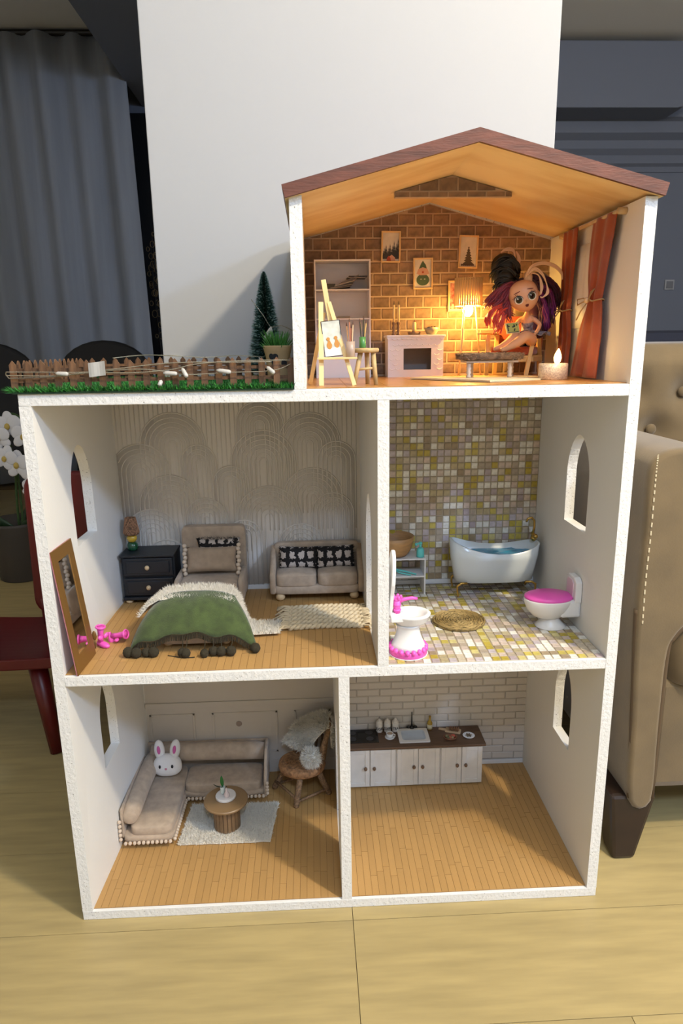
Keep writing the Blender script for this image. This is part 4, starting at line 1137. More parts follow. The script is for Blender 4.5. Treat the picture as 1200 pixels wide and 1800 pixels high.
q.prism(pb_, lambda u, v, w_: tuple(Rb_ @ Vector((u, v, w_))), .0025, 0); q.prism([(-.036, -.0035), (-.018, -.0045), (-.018, .0045), (-.036, .0035)], lambda u, v, w_: tuple(Rb_ @ Vector((u, v, w_))), .0024, 0.0001); q.build('board', mat('pale_board_wood', (196, 166, 128), .6), bd, bevel=.0005)
lo_ = thing('bread_loaf', 'tiny brown sliced loaf lying on the paddle board', 'bread', (.795, .391, KT + .0026))
for k in range(5):
    q = MB(); q.ell((-.0095 + .0048 * k, .0015 - .0016 * k, .005), (.0022, .0068, .0054), 12, 8, rot=RZ(-.35)); q.build('slice', mat('bread_crust', (146, 98, 60), .8, var=.3, vscale=200, rnd=.1), lo_, smooth=True)
tr_ = thing('food_tray', 'small brown oval tray with red and green food on the worktop', 'tray', (.780, .3595, KT))
q = MB(); q.lathe([(.009, 0), (.0115, .001), (.0135, .006), (.0128, .006), (.011, .0025), (0, .002)], n=28, sx=1.25, sy=.85); q.build('dish', mat('terracotta_dish', (140, 92, 66), .5), tr_, smooth=True)
for (x, y, c_, r) in ((-.008, .002, (126, 122, 92), .005), (-.001, -.003, (170, 96, 74), .0045), (.007, .003, (186, 84, 64), .0050), (.004, -.004, (146, 128, 96), .004), (-.006, -.004, (96, 92, 64), .004)):
    q = MB(); q.ell((x, y, .0055), (r, r, .0035), 12, 8); q.build('food_piece', mat('food_%d' % (c_[0] * 7 + c_[1]), c_, .5), tr_, smooth=True)
pt_ = thing('snack_plate', 'white plate with dark leaf-shaped snack near the worktop edge', 'plate', (.8265, .3665, KT))
q = MB(); q.lathe([(.008, 0), (.0125, .0015), (.0150, .003), (.0145, .0034), (.010, .0018), (0, .0016)], n=32, sx=.98, sy=.98); q.build('plate_body', white_gloss, pt_, smooth=True)
for k in range(6):
    a = 2 * PI * k / 6; q = MB(); q.ell((.0045 * math.cos(a), .0045 * math.sin(a), .0032), (.0042, .0018, .0014), 10, 6, rot=RZ(a)); q.build('food_piece', mat('dark_snack', (104, 88, 66), .6, rnd=.3), pt_, smooth=True)
# ================================================================== ATTIC
# --- white bookcase
bc = thing('bookcase', 'tall white open bookcase against the brick paper', 'bookcase', (.5315, .388, AF))
W2, H2, DP = .1155, .237, .052
for s in (-1, 1):
    q = MB(); q.box((s * (W2 / 2 - .0013), 0, H2 / 2), (.0026, DP, H2)); q.build('side', white_card, bc)
q = MB(); q.box((0, DP / 2 - .001, H2 / 2), (W2 - .0054, .002, H2 - .004)); q.build('back', white_card, bc)
for z, nm in ((H2 - .0013, 'top'), (.178, 'shelf'), (.120, 'shelf'), (.058, 'shelf'), (.0013, 'bottom')):
    q = MB(); q.box((0, -.001, z), (W2 - .0054, DP - .003, .0026)); q.build(nm, white_card, bc)
q = MB(); q.box((0, -DP / 2 + .0012, .0295), (W2 - .0054, .0016, .0545)); q.build('front_panel', white_card, bc)
# leaning magazines and small books
paper_c = [(96, 84, 76), (128, 118, 108), (70, 60, 56), (150, 140, 128), (110, 92, 80), (84, 78, 74)]
for k in range(9):
    ang_ = .30 + .06 * k if k < 7 else .02
    x = .020 + .0036 * (k - 4); z = .1795 + .001 + .0022 * (k if k < 7 else 0)
    m_ = tag(MB().box((0, 0, .0008), (.046 - .001 * k, .036, .0016), RY(-.10 - .05 * k) if k < 7 else RY(0)).build('magazine', mat('magazine_%d' % (k % 6), paper_c[k % 6], .5), loc=(.5315 + x - (0.012 if k < 7 else .002), .381 + .001 * (k % 3), AF + .1815 + .0028 * k)),
             ('lowest', 'second', 'third', 'fourth', 'fifth', 'sixth', 'seventh', 'second highest', 'topmost')[k] + ' magazine of the slumped pile on the top bookcase shelf', 'magazine', 'magazines slumped on the top bookcase shelf')
tag(MB().box((0, 0, .0055), (.024, .028, .011)).build('small_book', mat('dark_green_cover', (72, 66, 50), .6), loc=(.505, .382, AF + .1794), bevel=.0006), 'small dark thick book lying left of the magazine pile', 'book')
tag(MB().box((0, 0, .0022), (.026, .024, .0044)).build('small_book', mat('grey_cover', (146, 132, 116), .6), loc=(.5335, .378, AF + .1214), bevel=.0005), 'thin grey book lying alone on the middle bookcase shelf', 'book')
tag(MB().box((0, 0, .006), (.006, .022, .012), RY(.35)).build('small_book', mat('dark_cover', (78, 70, 66), .6), loc=(.5755, .378, AF + .0605), bevel=.0005), 'little dark book leaning in the lower right of the bookcase', 'book')
# --- easel, canvas
ea = thing('easel', 'tall pale wooden easel with tray standing near the front edge', 'easel', (0, 0, AF))
def stick(nm, a, b, w_, d_, m=easel_wood, par=ea):
    a = Vector(a); b = Vector(b); dv = b - a; ln_ = dv.length
    q = MB(); q.box((0, 0, 0), (w_, d_, ln_)); R_ = dv.to_track_quat('Z', 'X').to_matrix()
    ax = Vector((1, 0, 0)); zz = dv.normalized(); xx = (ax - zz * ax.dot(zz)).normalized(); yy = zz.cross(xx)
    R_ = Matrix((xx, yy, zz)).transposed()
    q.v = [tuple(R_ @ Vector(p) + (a + b) / 2) for p in q.v]
    return q.build(nm, m, par, bevel=.0007)
stick('front_leg', (.4790, .050, 0), (.4815, .088, .137), .0082, .0030)
stick('front_leg', (.5345, .050, 0), (.4950, .088, .137), .0070, .0030)
stick('centre_mast', (.4990, .0835, .093), (.4865, .0935, .173), .0082, .0030)
stick('rear_leg', (.4610, .175, 0), (.4860, .094, .120), .0070, .0030)
stick('crossbar', (.4760, .0845, .098), (.5100, .0845, .097), .0030, .0055)
q = MB(); q.box((.5065, .060, .0450), (.066, .020, .0034)); q.build('tray', easel_wood, ea, bevel=.0006)
cv = thing('canvas', 'small painting of two golden figures resting on the easel', 'painting', (.5020, .0645, AF + .0480))
Rc = RX(-.20) @ RY(-.10)
def cpl(nm, pts, m, y0, y1, par=cv):
    q = MB(); q.prism(pts, lambda u, v, w_: tuple(Rc @ Vector((u, w_, v))), y1, y0); return q.build(nm, m, par)
cpl('backing', [(-.016, 0), (.016, 0), (.016, .060), (-.016, .060)], black_m, 0, .002)
cpl('picture', [(-.0148, .001), (.0148, .001), (.0148, .0588), (-.0148, .0588)], mat('misty_print', (206, 208, 196), .5, var=.18, vscale=60), -.0006, -.0001)
cpl('snow', [(-.0148, .001), (.0148, .001), (.0148, .014), (.004, .016), (-.005, .013), (-.0148, .015)], mat('print_white', (228, 224, 214), .5), -.0010, -.0006)
amb = mat('print_amber', (186, 128, 52), .6)
for x, z0 in ((-.006, .013), (.0068, .014)):
    cpl('painted_figure', [(x + .0045 * math.cos(a) * (1 if math.sin(a) < .3 else .7), z0 + .007 + .0075 * math.sin(a)) for a in [2 * PI * k / 14 for k in range(14)]], amb, -.0014, -.0010)
    cpl('painted_figure', [(x - .001 + .003 * math.cos(a), z0 + .0165 + .003 * math.sin(a)) for a in [2 * PI * k / 12 for k in range(12)]], amb, -.0014, -.0010)
cu_ = thing('brush_jar', 'clear plastic jar of paintbrushes on the easel tray', 'brush jar', (.5290, .0600, AF + .0468))
q = MB(); q.lathe([(.0068, 0), (.0075, .0005), (.0075, .025), (.0069, .025), (.0066, .0015), (0, .0012)], n=20); q.build('jar', mat('frosted_plastic', (206, 180, 160), .3, trans=.35), cu_, smooth=True)
for k, (dx, dy, h) in enumerate(((-.004, .002, .050), (-.001, -.002, .056), (.003, .001, .052), (.001, .003, .047))):
    br = MB(); br.cyl((dx * .5, dy, .002), (dx * 1.5, dy, h), .0011, .0009, 7); br = br.build('brush', mat('brush_%d' % k, ((206, 160, 110), (190, 120, 90), (220, 190, 150), (170, 100, 70))[k], .5), cu_)
    q = MB(); q.cyl((dx * 1.5, dy, h), (dx * 1.55, dy, h + .006), .0014, .0004, 7); q.build('brush_tip', mat('bristle', (90, 60, 44), .8), br)
# --- stool
st = thing('stool', 'round pale wooden three-legged stool beside the easel', 'stool', (.5560, .0720, AF))
q = MB(); q.lathe([(.019, .0535), (.0215, .0550), (.0220, .0590), (.0205, .0608), (0, .0612)], n=28); q.build('seat', mat('stool_wood', (198, 168, 116), .6, var=.15, vscale=40), st, smooth=True)
for (a, b) in (((-.010, -.006), (-.0215, -.012)), ((.011, -.007), (.0155, -.014)), ((.002, .010), (.004, .022))):
    q = MB(); q.tube([(a[0], a[1], .0545), (b[0], b[1], 0)], [.0042, .0036], 10); q.build('leg', MATS['stool_wood'], st, smooth=True)
q = MB(); q.tube([(-.016, -.009, .026), (.0125, -.0105, .028)], .0022, 8); q.build('rung', MATS['stool_wood'], st, smooth=True)
gj = thing('green_brush_jar', 'green jar holding dark brushes on the wooden stool', 'brush jar', (.5500, .0720, AF + .0612))
q = MB(); q.lathe([(.0052, 0), (.0058, .001), (.0054, .018), (.0048, .018), (.0046, .002), (0, .0015)], n=18); q.build('jar', mat('green_jar', (70, 128, 62), .35), gj, smooth=True)
for k, (dx, h, c_) in enumerate(((-.002, .042, (40, 46, 34)), (.001, .046, (30, 34, 28)), (.003, .040, (196, 160, 96)))):
    br = MB(); br.cyl((dx * .5, 0, .002), (dx * 2, 0, h), .0013, .0012, 7); br = br.build('brush', mat('jar_brush_%d' % k, c_, .5), gj)
    q = MB(); q.cyl((dx * 2, 0, h), (dx * 2.2, 0, h + .006), .0014, .0004, 7); q.build('brush_tip', MATS['bristle'], br)
# --- fireplace
fp = thing('fireplace', 'white fireplace surround with wavy embossed brick relief', 'fireplace', (.6815, .372, AF))
FW, FH, FD = .116, .0855, .060
q = MB(); q.slab([[(-FW / 2, 0), (FW / 2, 0), (FW / 2, FH - .004), (-FW / 2, FH - .004)], [(-.0255, .015), (.0325, .015), (.0325, .0585), (-.0255, .0585)]], lambda u, v, w_: (u, w_, v), -FD / 2, -FD / 2 + .004); q.build('front', white_card, fp)
for s in (-1, 1):
    q = MB(); q.box((s * (FW / 2 - .0015), .002, (FH - .004) / 2), (.003, FD - .004, FH - .0042)); q.build('side', white_card, fp)
q = MB(); q.box((0, FD / 2 - .001, (FH - .004) / 2), (FW - .0064, .002, FH - .0045)); q.build('back', mat('hearth_grey', (158, 146, 140), .8), fp)
q = MB(); q.box((0, .001, .0025), (FW - .0064, FD - .0065, .003)); q.build('hearth', mat('hearth_dark', (92, 74, 66), .8), fp)
q = MB(); q.box((0, -.001, FH - .002), (FW + .006, FD + .006, .004)); q.build('mantel', white_card, fp, bevel=.0006)
q = MB(); q.prism([(-FW / 2 - .002, FH - .004)] + sum([[(-FW / 2 - .002 + (FW + .004) * (k + .5 - .5 * c_) / 12, FH - .004 - .006 * w_) for c_, w_ in ((1, .45), (.6, .85), (0, 1), (-.6, .85))] for k in range(12)], []) + [(FW / 2 + .002, FH - .004)], lambda u, v, w_: (u, w_, v), -FD / 2 - .0022, -FD / 2 - .0002); q.build('scalloped_edge', white_card, fp)
q = MB()
for r in range(6):
    for k in range(9):
        x = -FW / 2 + .009 + k * .0124 + (.006 if r % 2 else 0); z = .018 + r * .0098
        if x > FW / 2 - .006 or (-.0335 < x < .0405 and .010 < z < .064): continue
        q.tube([(x + .0050 * math.cos(a), -FD / 2 - .0002, z + .0032 * math.sin(a)) for a in [PI + PI * i / 6 for i in range(7)]], .0009, 5)
stuff(q.build('relief_scallops', white_card, fp, smooth=True))
FT = AF + FH
# mantel items
wx = mat('cream_wax', (214, 184, 132), .5); brs = mat('turned_brown_wood', (124, 88, 58), .5)
for k, (x, lab) in enumerate(((.6365, 'left of two tall thin candles in turned wooden holders on the mantel'), (.6465, 'right of two tall thin candles in turned wooden holders on the mantel'))):
    c = thing('candlestick', lab, 'candle', (x, .352, FT), group='tall mantel candles')
    q = MB(); q.lathe([(.0048, 0), (.0048, .002), (.0028, .004), (.0040, .008), (.0026, .011), (.0042, .015), (.0026, .019), (.0044, .023), (.0048, .0255), (.003, .026)], n=16); q.build('holder', brs, c, smooth=True)
    q = MB(); q.lathe([(.0023, .0255), (.0023, .060), (.0016, .061), (0, .061)], n=12); q.build('candle', wx, c, smooth=True)
    q = MB(); q.cyl((0, 0, .061), (.0003, 0, .068), .0010, .0006, 6); q.build('wick', black_m, c)
c = thing('chamberstick', 'short candle in a wide round holder on the mantel', 'candle', (.6790, .353, FT))
q = MB(); q.lathe([(.010, 0), (.0125, .001), (.0135, .0065), (.0122, .0065), (.0095, .003), (0, .0025)], n=28); q.build('dish', mat('wood_dish', (134, 102, 72), .5), c, smooth=True)
q = MB(); q.lathe([(.0042, .0025), (.0042, .024), (.003, .026), (0, .026)], n=14); q.build('candle', wx, c, smooth=True)
q = MB(); q.cyl((0, 0, .026), (.0004, 0, .031), .0008, .0005, 6); q.build('wick', black_m, c)
c = thing('pebble_bowl', 'small grey bowl of dark dried petals at the right end of the mantel', 'bowl', (.7155, .353, FT))
q = MB(); q.lathe([(.006, 0), (.010, .002), (.0135, .008), (.0150, .0145), (.0142, .0146), (.0125, .009), (.008, .003), (0, .0025)], n=28); q.build('bowl_body', mat('grey_glaze', (164, 146, 116), .4), c, smooth=True)
for k in range(9):
    a = k * 2.4; r = .010 * math.sqrt((k + .5) / 9); q = MB(); q.ell((r * math.cos(a), r * math.sin(a), .0135 + .001 * (k % 3)), (.0042, .0028, .0016), 8, 6, rot=RZ(a) @ RY(.5)); q.build('petal', mat('dried_petal', (78, 60, 44), .8, rnd=.35), c, smooth=True)
# --- framed pictures on the brick paper
PYW = D - .0028
frame_w = mat('pine_frame', (216, 182, 128), .5)
def picture(lab, x0, x1, za, zb, mcol, tilt=0.0, mbg=None):
    p = thing('framed_picture', lab, 'picture', ((x0 + x1) / 2, PYW, (za + zb) / 2)); p.rotation_euler = (0, tilt, 0)
    w_ = (x1 - x0) / 2; h = (zb - za) / 2; f_ = .0032
    for a, b in (((-w_, -h), (w_, -h + f_)), ((-w_, h - f_), (w_, h)), ((-w_, -h + f_), (-w_ + f_, h - f_)), ((w_ - f_, -h + f_), (w_, h - f_))):
        q = MB(); q.box2((a[0], -.006, a[1]), (b[0], 0, b[1])); q.build('frame', frame_w, p, bevel=.0004)
    q = MB(); q.box2((-w_ + f_, -.0018, -h + f_), (w_ - f_, -.0004, h - f_)); pr = q.build('print', mcol, p)
    return p, pr, w_ - f_, h - f_
def ink_shape(par, pts, m, lay=1, nm='print_shape'):
    q = MB(); q.prism(pts, lambda u, v, w_: (u, w_, v), -.0018 - .0002 * lay, -.0019 + .0001); return q.build(nm, m, par)
def conifer(par, x, zb, h, w_, m, lay, n=4):
    pts = [(x - w_ * .1, zb)]
    L_ = []; R_ = []
    for k in range(n):
        f0 = k / n; f1 = (k + 1) / n
        L_ += [(x - w_ * (1 - f0) / 1, zb + h * (.08 + .92 * f0)), (x - w_ * (1 - f1) * .55, zb + h * (.08 + .92 * f1 * .93))]
        R_ += [(x + w_ * (1 - f0) / 1, zb + h * (.08 + .92 * f0)), (x + w_ * (1 - f1) * .55, zb + h * (.08 + .92 * f1 * .93))]
    ink_shape(par, [(x - w_ * .12, zb)] + L_ + [(x, zb + h)] + R_[::-1] + [(x + w_ * .12, zb)], m, lay, 'printed_tree')
cream_print = mat('cream_print', (220, 212, 198), .6, var=.08, vscale=60)
pd = mat('print_dark', (52, 52, 56), .7); pgr = mat('print_green', (70, 92, 66), .7); pred = mat('print_red', (170, 72, 52), .7); ppk = mat('print_pink', (196, 150, 130), .7)
p, pr, w_, h = picture('framed print of a snowy forest and cabin, left of the gnome picture', .6165, .6575, 1.2360, 1.2985, cream_print, .02)
for k in range(12):
    x = -w_ + .002 + k * (2 * w_ - .004) / 11; conifer(pr, x, -h + .004, .018 + .022 * max(0, k / 11 - .35) + .006 * (k % 3), .0036, pd, 1 + k % 3)
ink_shape(pr, [(-.006, -h), (.010, -h), (.009, -h + .007), (.002, -h + .013), (-.005, -h + .007)], ppk, 5)
ink_shape(pr, [(-.0085, -h), (.001, -h), (-.0005, -h + .006), (-.004, -h + .011), (-.008, -h + .006)], pred, 6)
p, pr, w_, h = picture('framed print of a green bearded gnome', .6850, .7265, 1.1815, 1.2450, cream_print, -.01)
ink_shape(pr, [(-.0135 + .002 * math.cos(a) if False else .0138 * math.cos(a), -.013 + .0125 * math.sin(a) * (.9 if math.sin(a) < 0 else 1)) for a in [2 * PI * k / 20 for k in range(20)]], pgr, 1)
ink_shape(pr, [(-.0135, .000), (-.010, .009), (-.006, .012), (.006, .012), (.010, .009), (.0135, .000), (.006, -.003), (-.006, -.003)], ppk, 2)
ink_shape(pr, [(-.0085, .010), (-.003, .022), (.0, .026), (.0035, .021), (.006, .018), (.0085, .010), (0, .013)], pgr, 3)
ink_shape(pr, [(.0022 * math.cos(a), .003 + .0022 * math.sin(a)) for a in [2 * PI * k / 12 for k in range(12)]], pred, 4)
for s in (-1, 1): ink_shape(pr, [(s * .004 + .0016 * math.cos(a), -.011 + .0010 * math.sin(a)) for a in [2 * PI * k / 10 for k in range(10)]], cream_print, 4)
p, pr, w_, h = picture('framed print of a single bare conifer above the floor lamp', .7815, .8225, 1.2230, 1.2890, cream_print, .03)
conifer(pr, .001, -h + .003, .041, .0115, mat('print_brown', (84, 70, 56), .7), 1, 7)
for k in range(7): ink_shape(pr, [(-.012 + .004 * k + .0022 * math.cos(a), -h + .004 + .0022 * math.sin(a)) for a in [2 * PI * j / 8 for j in range(8)]], MATS['print_brown'], 2)
p, pr, w_, h = picture('framed dark red print half hidden behind the lamp shade', .7605, .8005, 1.1345, 1.1985, cream_print, 0)
ink_shape(pr, [(-w_ + .002, -h + .002), (w_ - .002, -h + .002), (w_ - .002, h - .002), (-w_ + .002, h - .002)], mat('print_crimson', (140, 30, 28), .6, var=.5, vscale=160, col2=(210, 150, 140)), 1)
# --- floor lamp
fl = thing('floor_lamp', 'lit tripod floor lamp with slatted wooden drum shade', 'lamp', (.7870, .335, AF))
lampwood = mat('lamp_stick_wood', (226, 196, 140), .5)
for k in range(34):
    a = 2 * PI * k / 34
    q = MB(); q.tube([(.0265 * math.cos(a), .0265 * math.sin(a), .141), (.0265 * math.cos(a), .0265 * math.sin(a), .1955)], .0019, 6); q.build('shade_slat', lampwood, fl, smooth=True)
for z in (.1425, .194):
    q = MB(); q.tube([(.0245 * math.cos(a), .0245 * math.sin(a), z) for a in [2 * PI * i / 32 for i in range(32)]], .0011, 6, closed=True); q.build('shade_ring', lampwood, fl, smooth=True)
for k in range(3):
    a = PI / 2 + .35 + 2 * PI * k / 3
    q = MB(); q.tube([(.014 * math.cos(a), .014 * math.sin(a), .150), (.030 * math.cos(a), .030 * math.sin(a), 0)], .0016, 8); q.build('leg', lampwood, fl, smooth=True)
q = MB(); q.lathe([(.0155, .149), (.0155, .152), (0, .152)], n=20); q.build('crosspiece', lampwood, fl)
bulb_m = mat('lit_bulb', (255, 226, 160), .4, emit=(255, 202, 104), estr=460)
q = MB(); q.ell((0, 0, .133), (.0105, .0105, .0125)); q.build('bulb', bulb_m, fl, smooth=True)
q = MB(); q.cyl((0, 0, .144), (0, 0, .150), .0055, .0055, 12); q.build('socket', mat('bulb_socket', (190, 170, 130), .4), fl, smooth=True)
# --- armchair
awood = mat('armchair_pine', (216, 178, 118), .5, var=.08, vscale=40)
rust = mat('rust_cushion', (150, 62, 32), .9, bump=.3, bscale=500, sheen=.2)
ac = thing('wooden_armchair', 'small pine armchair with rust cushion holding the doll', 'armchair', (0, 0, AF))
def astick(nm, a, b, w_, d_): return stick(nm, a, b, w_, d_, awood, ac)
astick('front_leg', (.8900, .262, 0), (.9065, .270, .083), .0082, .0060)
astick('front_leg', (.8200, .300, 0), (.8220, .300, .083), .0082, .0060)
astick('rear_leg', (.9480, .350, 0), (.9405, .345, .083), .0090, .0060)
astick('rear_leg', (.8600, .385, 0), (.8620, .380, .083), .0090, .0060)
q = MB(); q.prism([(.885, .256), (.957, .345), (.952, .352), (.878, .262)], lambda u, v, w_: (u, v, w_), .0870, .0835); q.build('armrest', awood, ac, bevel=.0006)
q = MB(); q.prism([(.806, .294), (.868, .384), (.861, .390), (.799, .300)], lambda u, v, w_: (u, v, w_), .0870, .0835); q.build('armrest', awood, ac, bevel=.0006)
q = MB(); q.prism([(.822, .298), (.898, .262), (.950, .345), (.864, .386)], lambda u, v, w_: (u, v, w_), .0415, .0375); q.build('seat_board', awood, ac)
astick('seat_rail', (.905, .272, .034), (.947, .342, .034), .0050, .0090)
astick('seat_rail', (.822, .298, .034), (.900, .266, .034), .0050, .0090)
cuq = [(.826, .296), (.896, .264), (.944, .342), (.866, .382)]
cx_ = sum(a for a, b in cuq) / 4; cy_ = sum(b for a, b in cuq) / 4
q = MB(); q.ell((cx_, cy_, .0505), (.043, .046, .0095), 28, 14, px=.3, rot=RZ(-.45)); q.build('seat_cushion', rust, ac, smooth=True)
q = MB(); q.ell((.912, .376, .082), (.046, .008, .040), 24, 14, px=.3, rot=RZ(-.45) @ RX(-.2)); q.build('back_cushion', rust, ac, smooth=True)
# --- seated fashion doll
skin = mat('doll_skin', (226, 170, 128), .45)
dl = thing('fashion_doll', 'seated fashion doll with big eyes and black, red and purple hair', 'doll', (0, 0, AF))
def skinmesh(nm, verts, edges, radii, m, par, sub=2):
    me = bpy.data.meshes.new(nm); me.from_pydata(verts, edges, []); me.materials.append(m)
    o = bpy.data.objects.new(nm, me); COL.objects.link(o); o.parent = par
    sk0 = o.modifiers.new('skin', 'SKIN'); sk0.use_smooth_shade = True
    for i, r in enumerate(radii): me.skin_vertices[0].data[i].radius = (r, r)
    me.skin_vertices[0].data[0].use_root = True
    s = o.modifiers.new('subdivision', 'SUBSURF'); s.levels = sub; s.render_levels = sub
    dg = bpy.context.evaluated_depsgraph_get(); me2 = bpy.data.meshes.new_from_object(o.evaluated_get(dg))
    bpy.data.objects.remove(o); bpy.data.meshes.remove(me)
    me2.polygons.foreach_set('use_smooth', [True] * len(me2.polygons))
    return inst(nm, me2, par)
# joints in attic coordinates (z above the attic floor)
V = [(.900, .296, .070),                                    # 0 pelvis
     (.899, .294, .088), (.8975, .290, .104), (.896, .287, .113), (.895, .285, .124), (.894, .284, .132),   # 1 waist 2 chest 3 shoulders 4 neck 5 head base
     (.910, .284, .1115), (.919, .276, .101), (.912, .266, .090), (.9035, .258, .0835),                      # 6.. near arm: shoulder, elbow, wrist, palm
     (.883, .292, .1115), (.874, .290, .101), (.868, .278, .0925), (.864, .270, .089),                      # 10.. far arm
     (.906, .288, .068), (.898, .262, .0725), (.880, .242, .080), (.862, .232, .067), (.842, .222, .058), (.832, .214, .0545), (.824, .209, .0535),   # 14.. near leg
     (.893, .298, .068), (.878, .276, .0745), (.866, .258, .079), (.850, .250, .066), (.833, .241, .059), (.823, .233, .056), (.815, .228, .055)]     # 21.. far leg
E_ = [(0, 1), (1, 2), (2, 3), (3, 4), (4, 5), (3, 6), (6, 7), (7, 8), (8, 9), (3, 10), (10, 11), (11, 12), (12, 13),
      (0, 14), (14, 15), (15, 16), (16, 17), (17, 18), (18, 19), (19, 20), (0, 21), (21, 22), (22, 23), (23, 24), (24, 25), (25, 26), (26, 27)]
Rr = [.0125, .0095, .0105, .0085, .0048, .0048, .0052, .0046, .0036, .0034, .0052, .0046, .0036, .0034,
      .0120, .0132, .0112, .0098, .0068, .0054, .0040, .0120, .0132, .0112, .0098, .0068, .0054, .0040]
body = skinmesh('body', V, E_, Rr, skin, dl)
# fingers and thumb, each its own chain rooted in the palm
def fingers(palm, dirv, side, nm):
    palm = Vector(palm); d = Vector(dirv).normalized(); s = Vector(side).normalized(); n_ = d.cross(s)
    q = MB()
    q.ell(palm, (.0036, .0042, .0024), 12, 8, rot=Matrix((s, d, n_)).transposed())
    for k, ln_ in enumerate((.0075, .0090, .0085, .0066)):
        b = palm + s * (-.0026 + .0017 * k) + d * .0028
        q.tube([b, b + d * ln_ * .4 - n_ * .0004, b + d * ln_ * .72 - n_ * .0015, b + d * ln_ * .95 - n_ * .0032], [.0010, .00098, .0009, .0006], 7)
    b = palm - s * .003 - d * .001
    q.tube([b, b - s * .0026 + d * .002, b - s * .0030 + d * .0050 - n_ * .001], [.0012, .0011, .0007], 7)
    return q.build(nm, skin, dl, smooth=True)
fingers((.9025, .2565, .0825), (-.45, -.35, -.55), (.55, -.8, 0), 'hand')
fingers((.8630, .2690, .0885), (-.6, -.3, -.2), (.3, -.6, .6), 'hand')
HC = Vector((.8785, .262, .1545)); RH = RZ(-.16) @ RX(.10) @ RY(-.30)
def headf(p):
    k = 1.0 + (.10 if p.z > 0 else .0) * (p.z / .03) - (.20 * (-p.z / .03) ** 2 if p.z < 0 else 0)
    return Vector((p.x * k, p.y * (1 - .12 * max(0, -p.z / .03)) - (.002 if p.z < 0 and p.y < 0 else 0), p.z))
hd_ = MB(); hd_.ell(HC, (.0285, .0260, .0300), 36, 26, px=.92, rot=RH, fn=headf); head = hd_.build('head', skin, dl, smooth=True)
def face_pt(x, z, out=0.0):
    k = 1.0 + (.10 * z / .03 if z > 0 else -.20 * (z / .03) ** 2)
    xx = min(.98, abs(x) / (.0285 * k)); zz = min(.98, abs(z) / .03)
    y = -.0260 * (max(0, 1 - xx ** 2.17 - zz ** 2.17)) ** .46 * (1 - .12 * max(0, -z / .03)) - (.002 if z < 0 else 0)
    return RH @ Vector((x, y - out, z)) + HC
def face_disc(cx, cz, rx_, rz_, m, out, nm, par=None, rot=0.0, n=20):
    q = MB(); P = [face_pt(cx, cz, out + .0006)]
    for k in range(n):
        a = 2 * PI * k / n; ux = rx_ * math.cos(a); uz = rz_ * math.sin(a)
        P.append(face_pt(cx + ux * math.cos(rot) - uz * math.sin(rot), cz + ux * math.sin(rot) + uz * math.cos(rot), out))
    q.add(P, [(0, (k + 1) % n + 1, k + 1) for k in range(n)])
    return q.build(nm, m, par or head, smooth=True)
eye_w = mat('eye_white', (236, 228, 216), .3); iris = mat('eye_iris', (60, 66, 50), .15, coat=.5); pup = mat('eye_black', (14, 12, 12), .15, coat=.5); lash = mat('lash_brown', (50, 20, 18), .6); lip = mat('plum_lip', (92, 24, 34), .35)
for s in (-1, 1):
    face_disc(s * .0128, -.0025, .0084, .0082, lash, .0004, 'eye_line', rot=s * .15)
    face_disc(s * .0128, -.0035, .0078, .0076, eye_w, .0008, 'eye_white', rot=s * .15)
    face_disc(s * .0125, -.0025, .0062, .0066, iris, .0013, 'iris')
    face_disc(s * .0125, -.0025, .0042, .0046, pup, .0017, 'pupil')
    face_disc(s * .0125 - .0018, .0000, .0012, .0014, eye_w, .0022, 'eye_glint', n=10)
    face_disc(s * .0128, .0110, .0066, .0009, mat('brow_brown', (110, 40, 34), .6), .0005, 'eyebrow', rot=-s * .22)
    q = MB()
    for k in range(5):
        a = .35 + .28 * k; b_ = face_pt(s * (.0128 + .0082 * math.cos(a)), -.0025 + .0080 * math.sin(a), .0008); e_ = face_pt(s * (.0128 + .0118 * math.cos(a)), -.0020 + .0112 * math.sin(a), .0022)
        q.tube([b_, e_], [.0005, .0002], 4)
    q.build('eyelashes', lash, head)
    q = MB(); q.ell(RH @ Vector((s * .0290, .004, -.004)) + HC, (.0030, .0042, .0056), 12, 8, rot=RH); q.build('ear', skin, head, smooth=True)
q = MB(); q.ell(face_pt(0, -.0080, 0), (.0022, .0026, .0020), 12, 8, rot=RH); q.build('nose', skin, head, smooth=True)
face_disc(0, -.0160, .0034, .0016, lip, .0008, 'upper_lip'); face_disc(0, -.0180, .0028, .0018, lip, .0009, 'lower_lip')
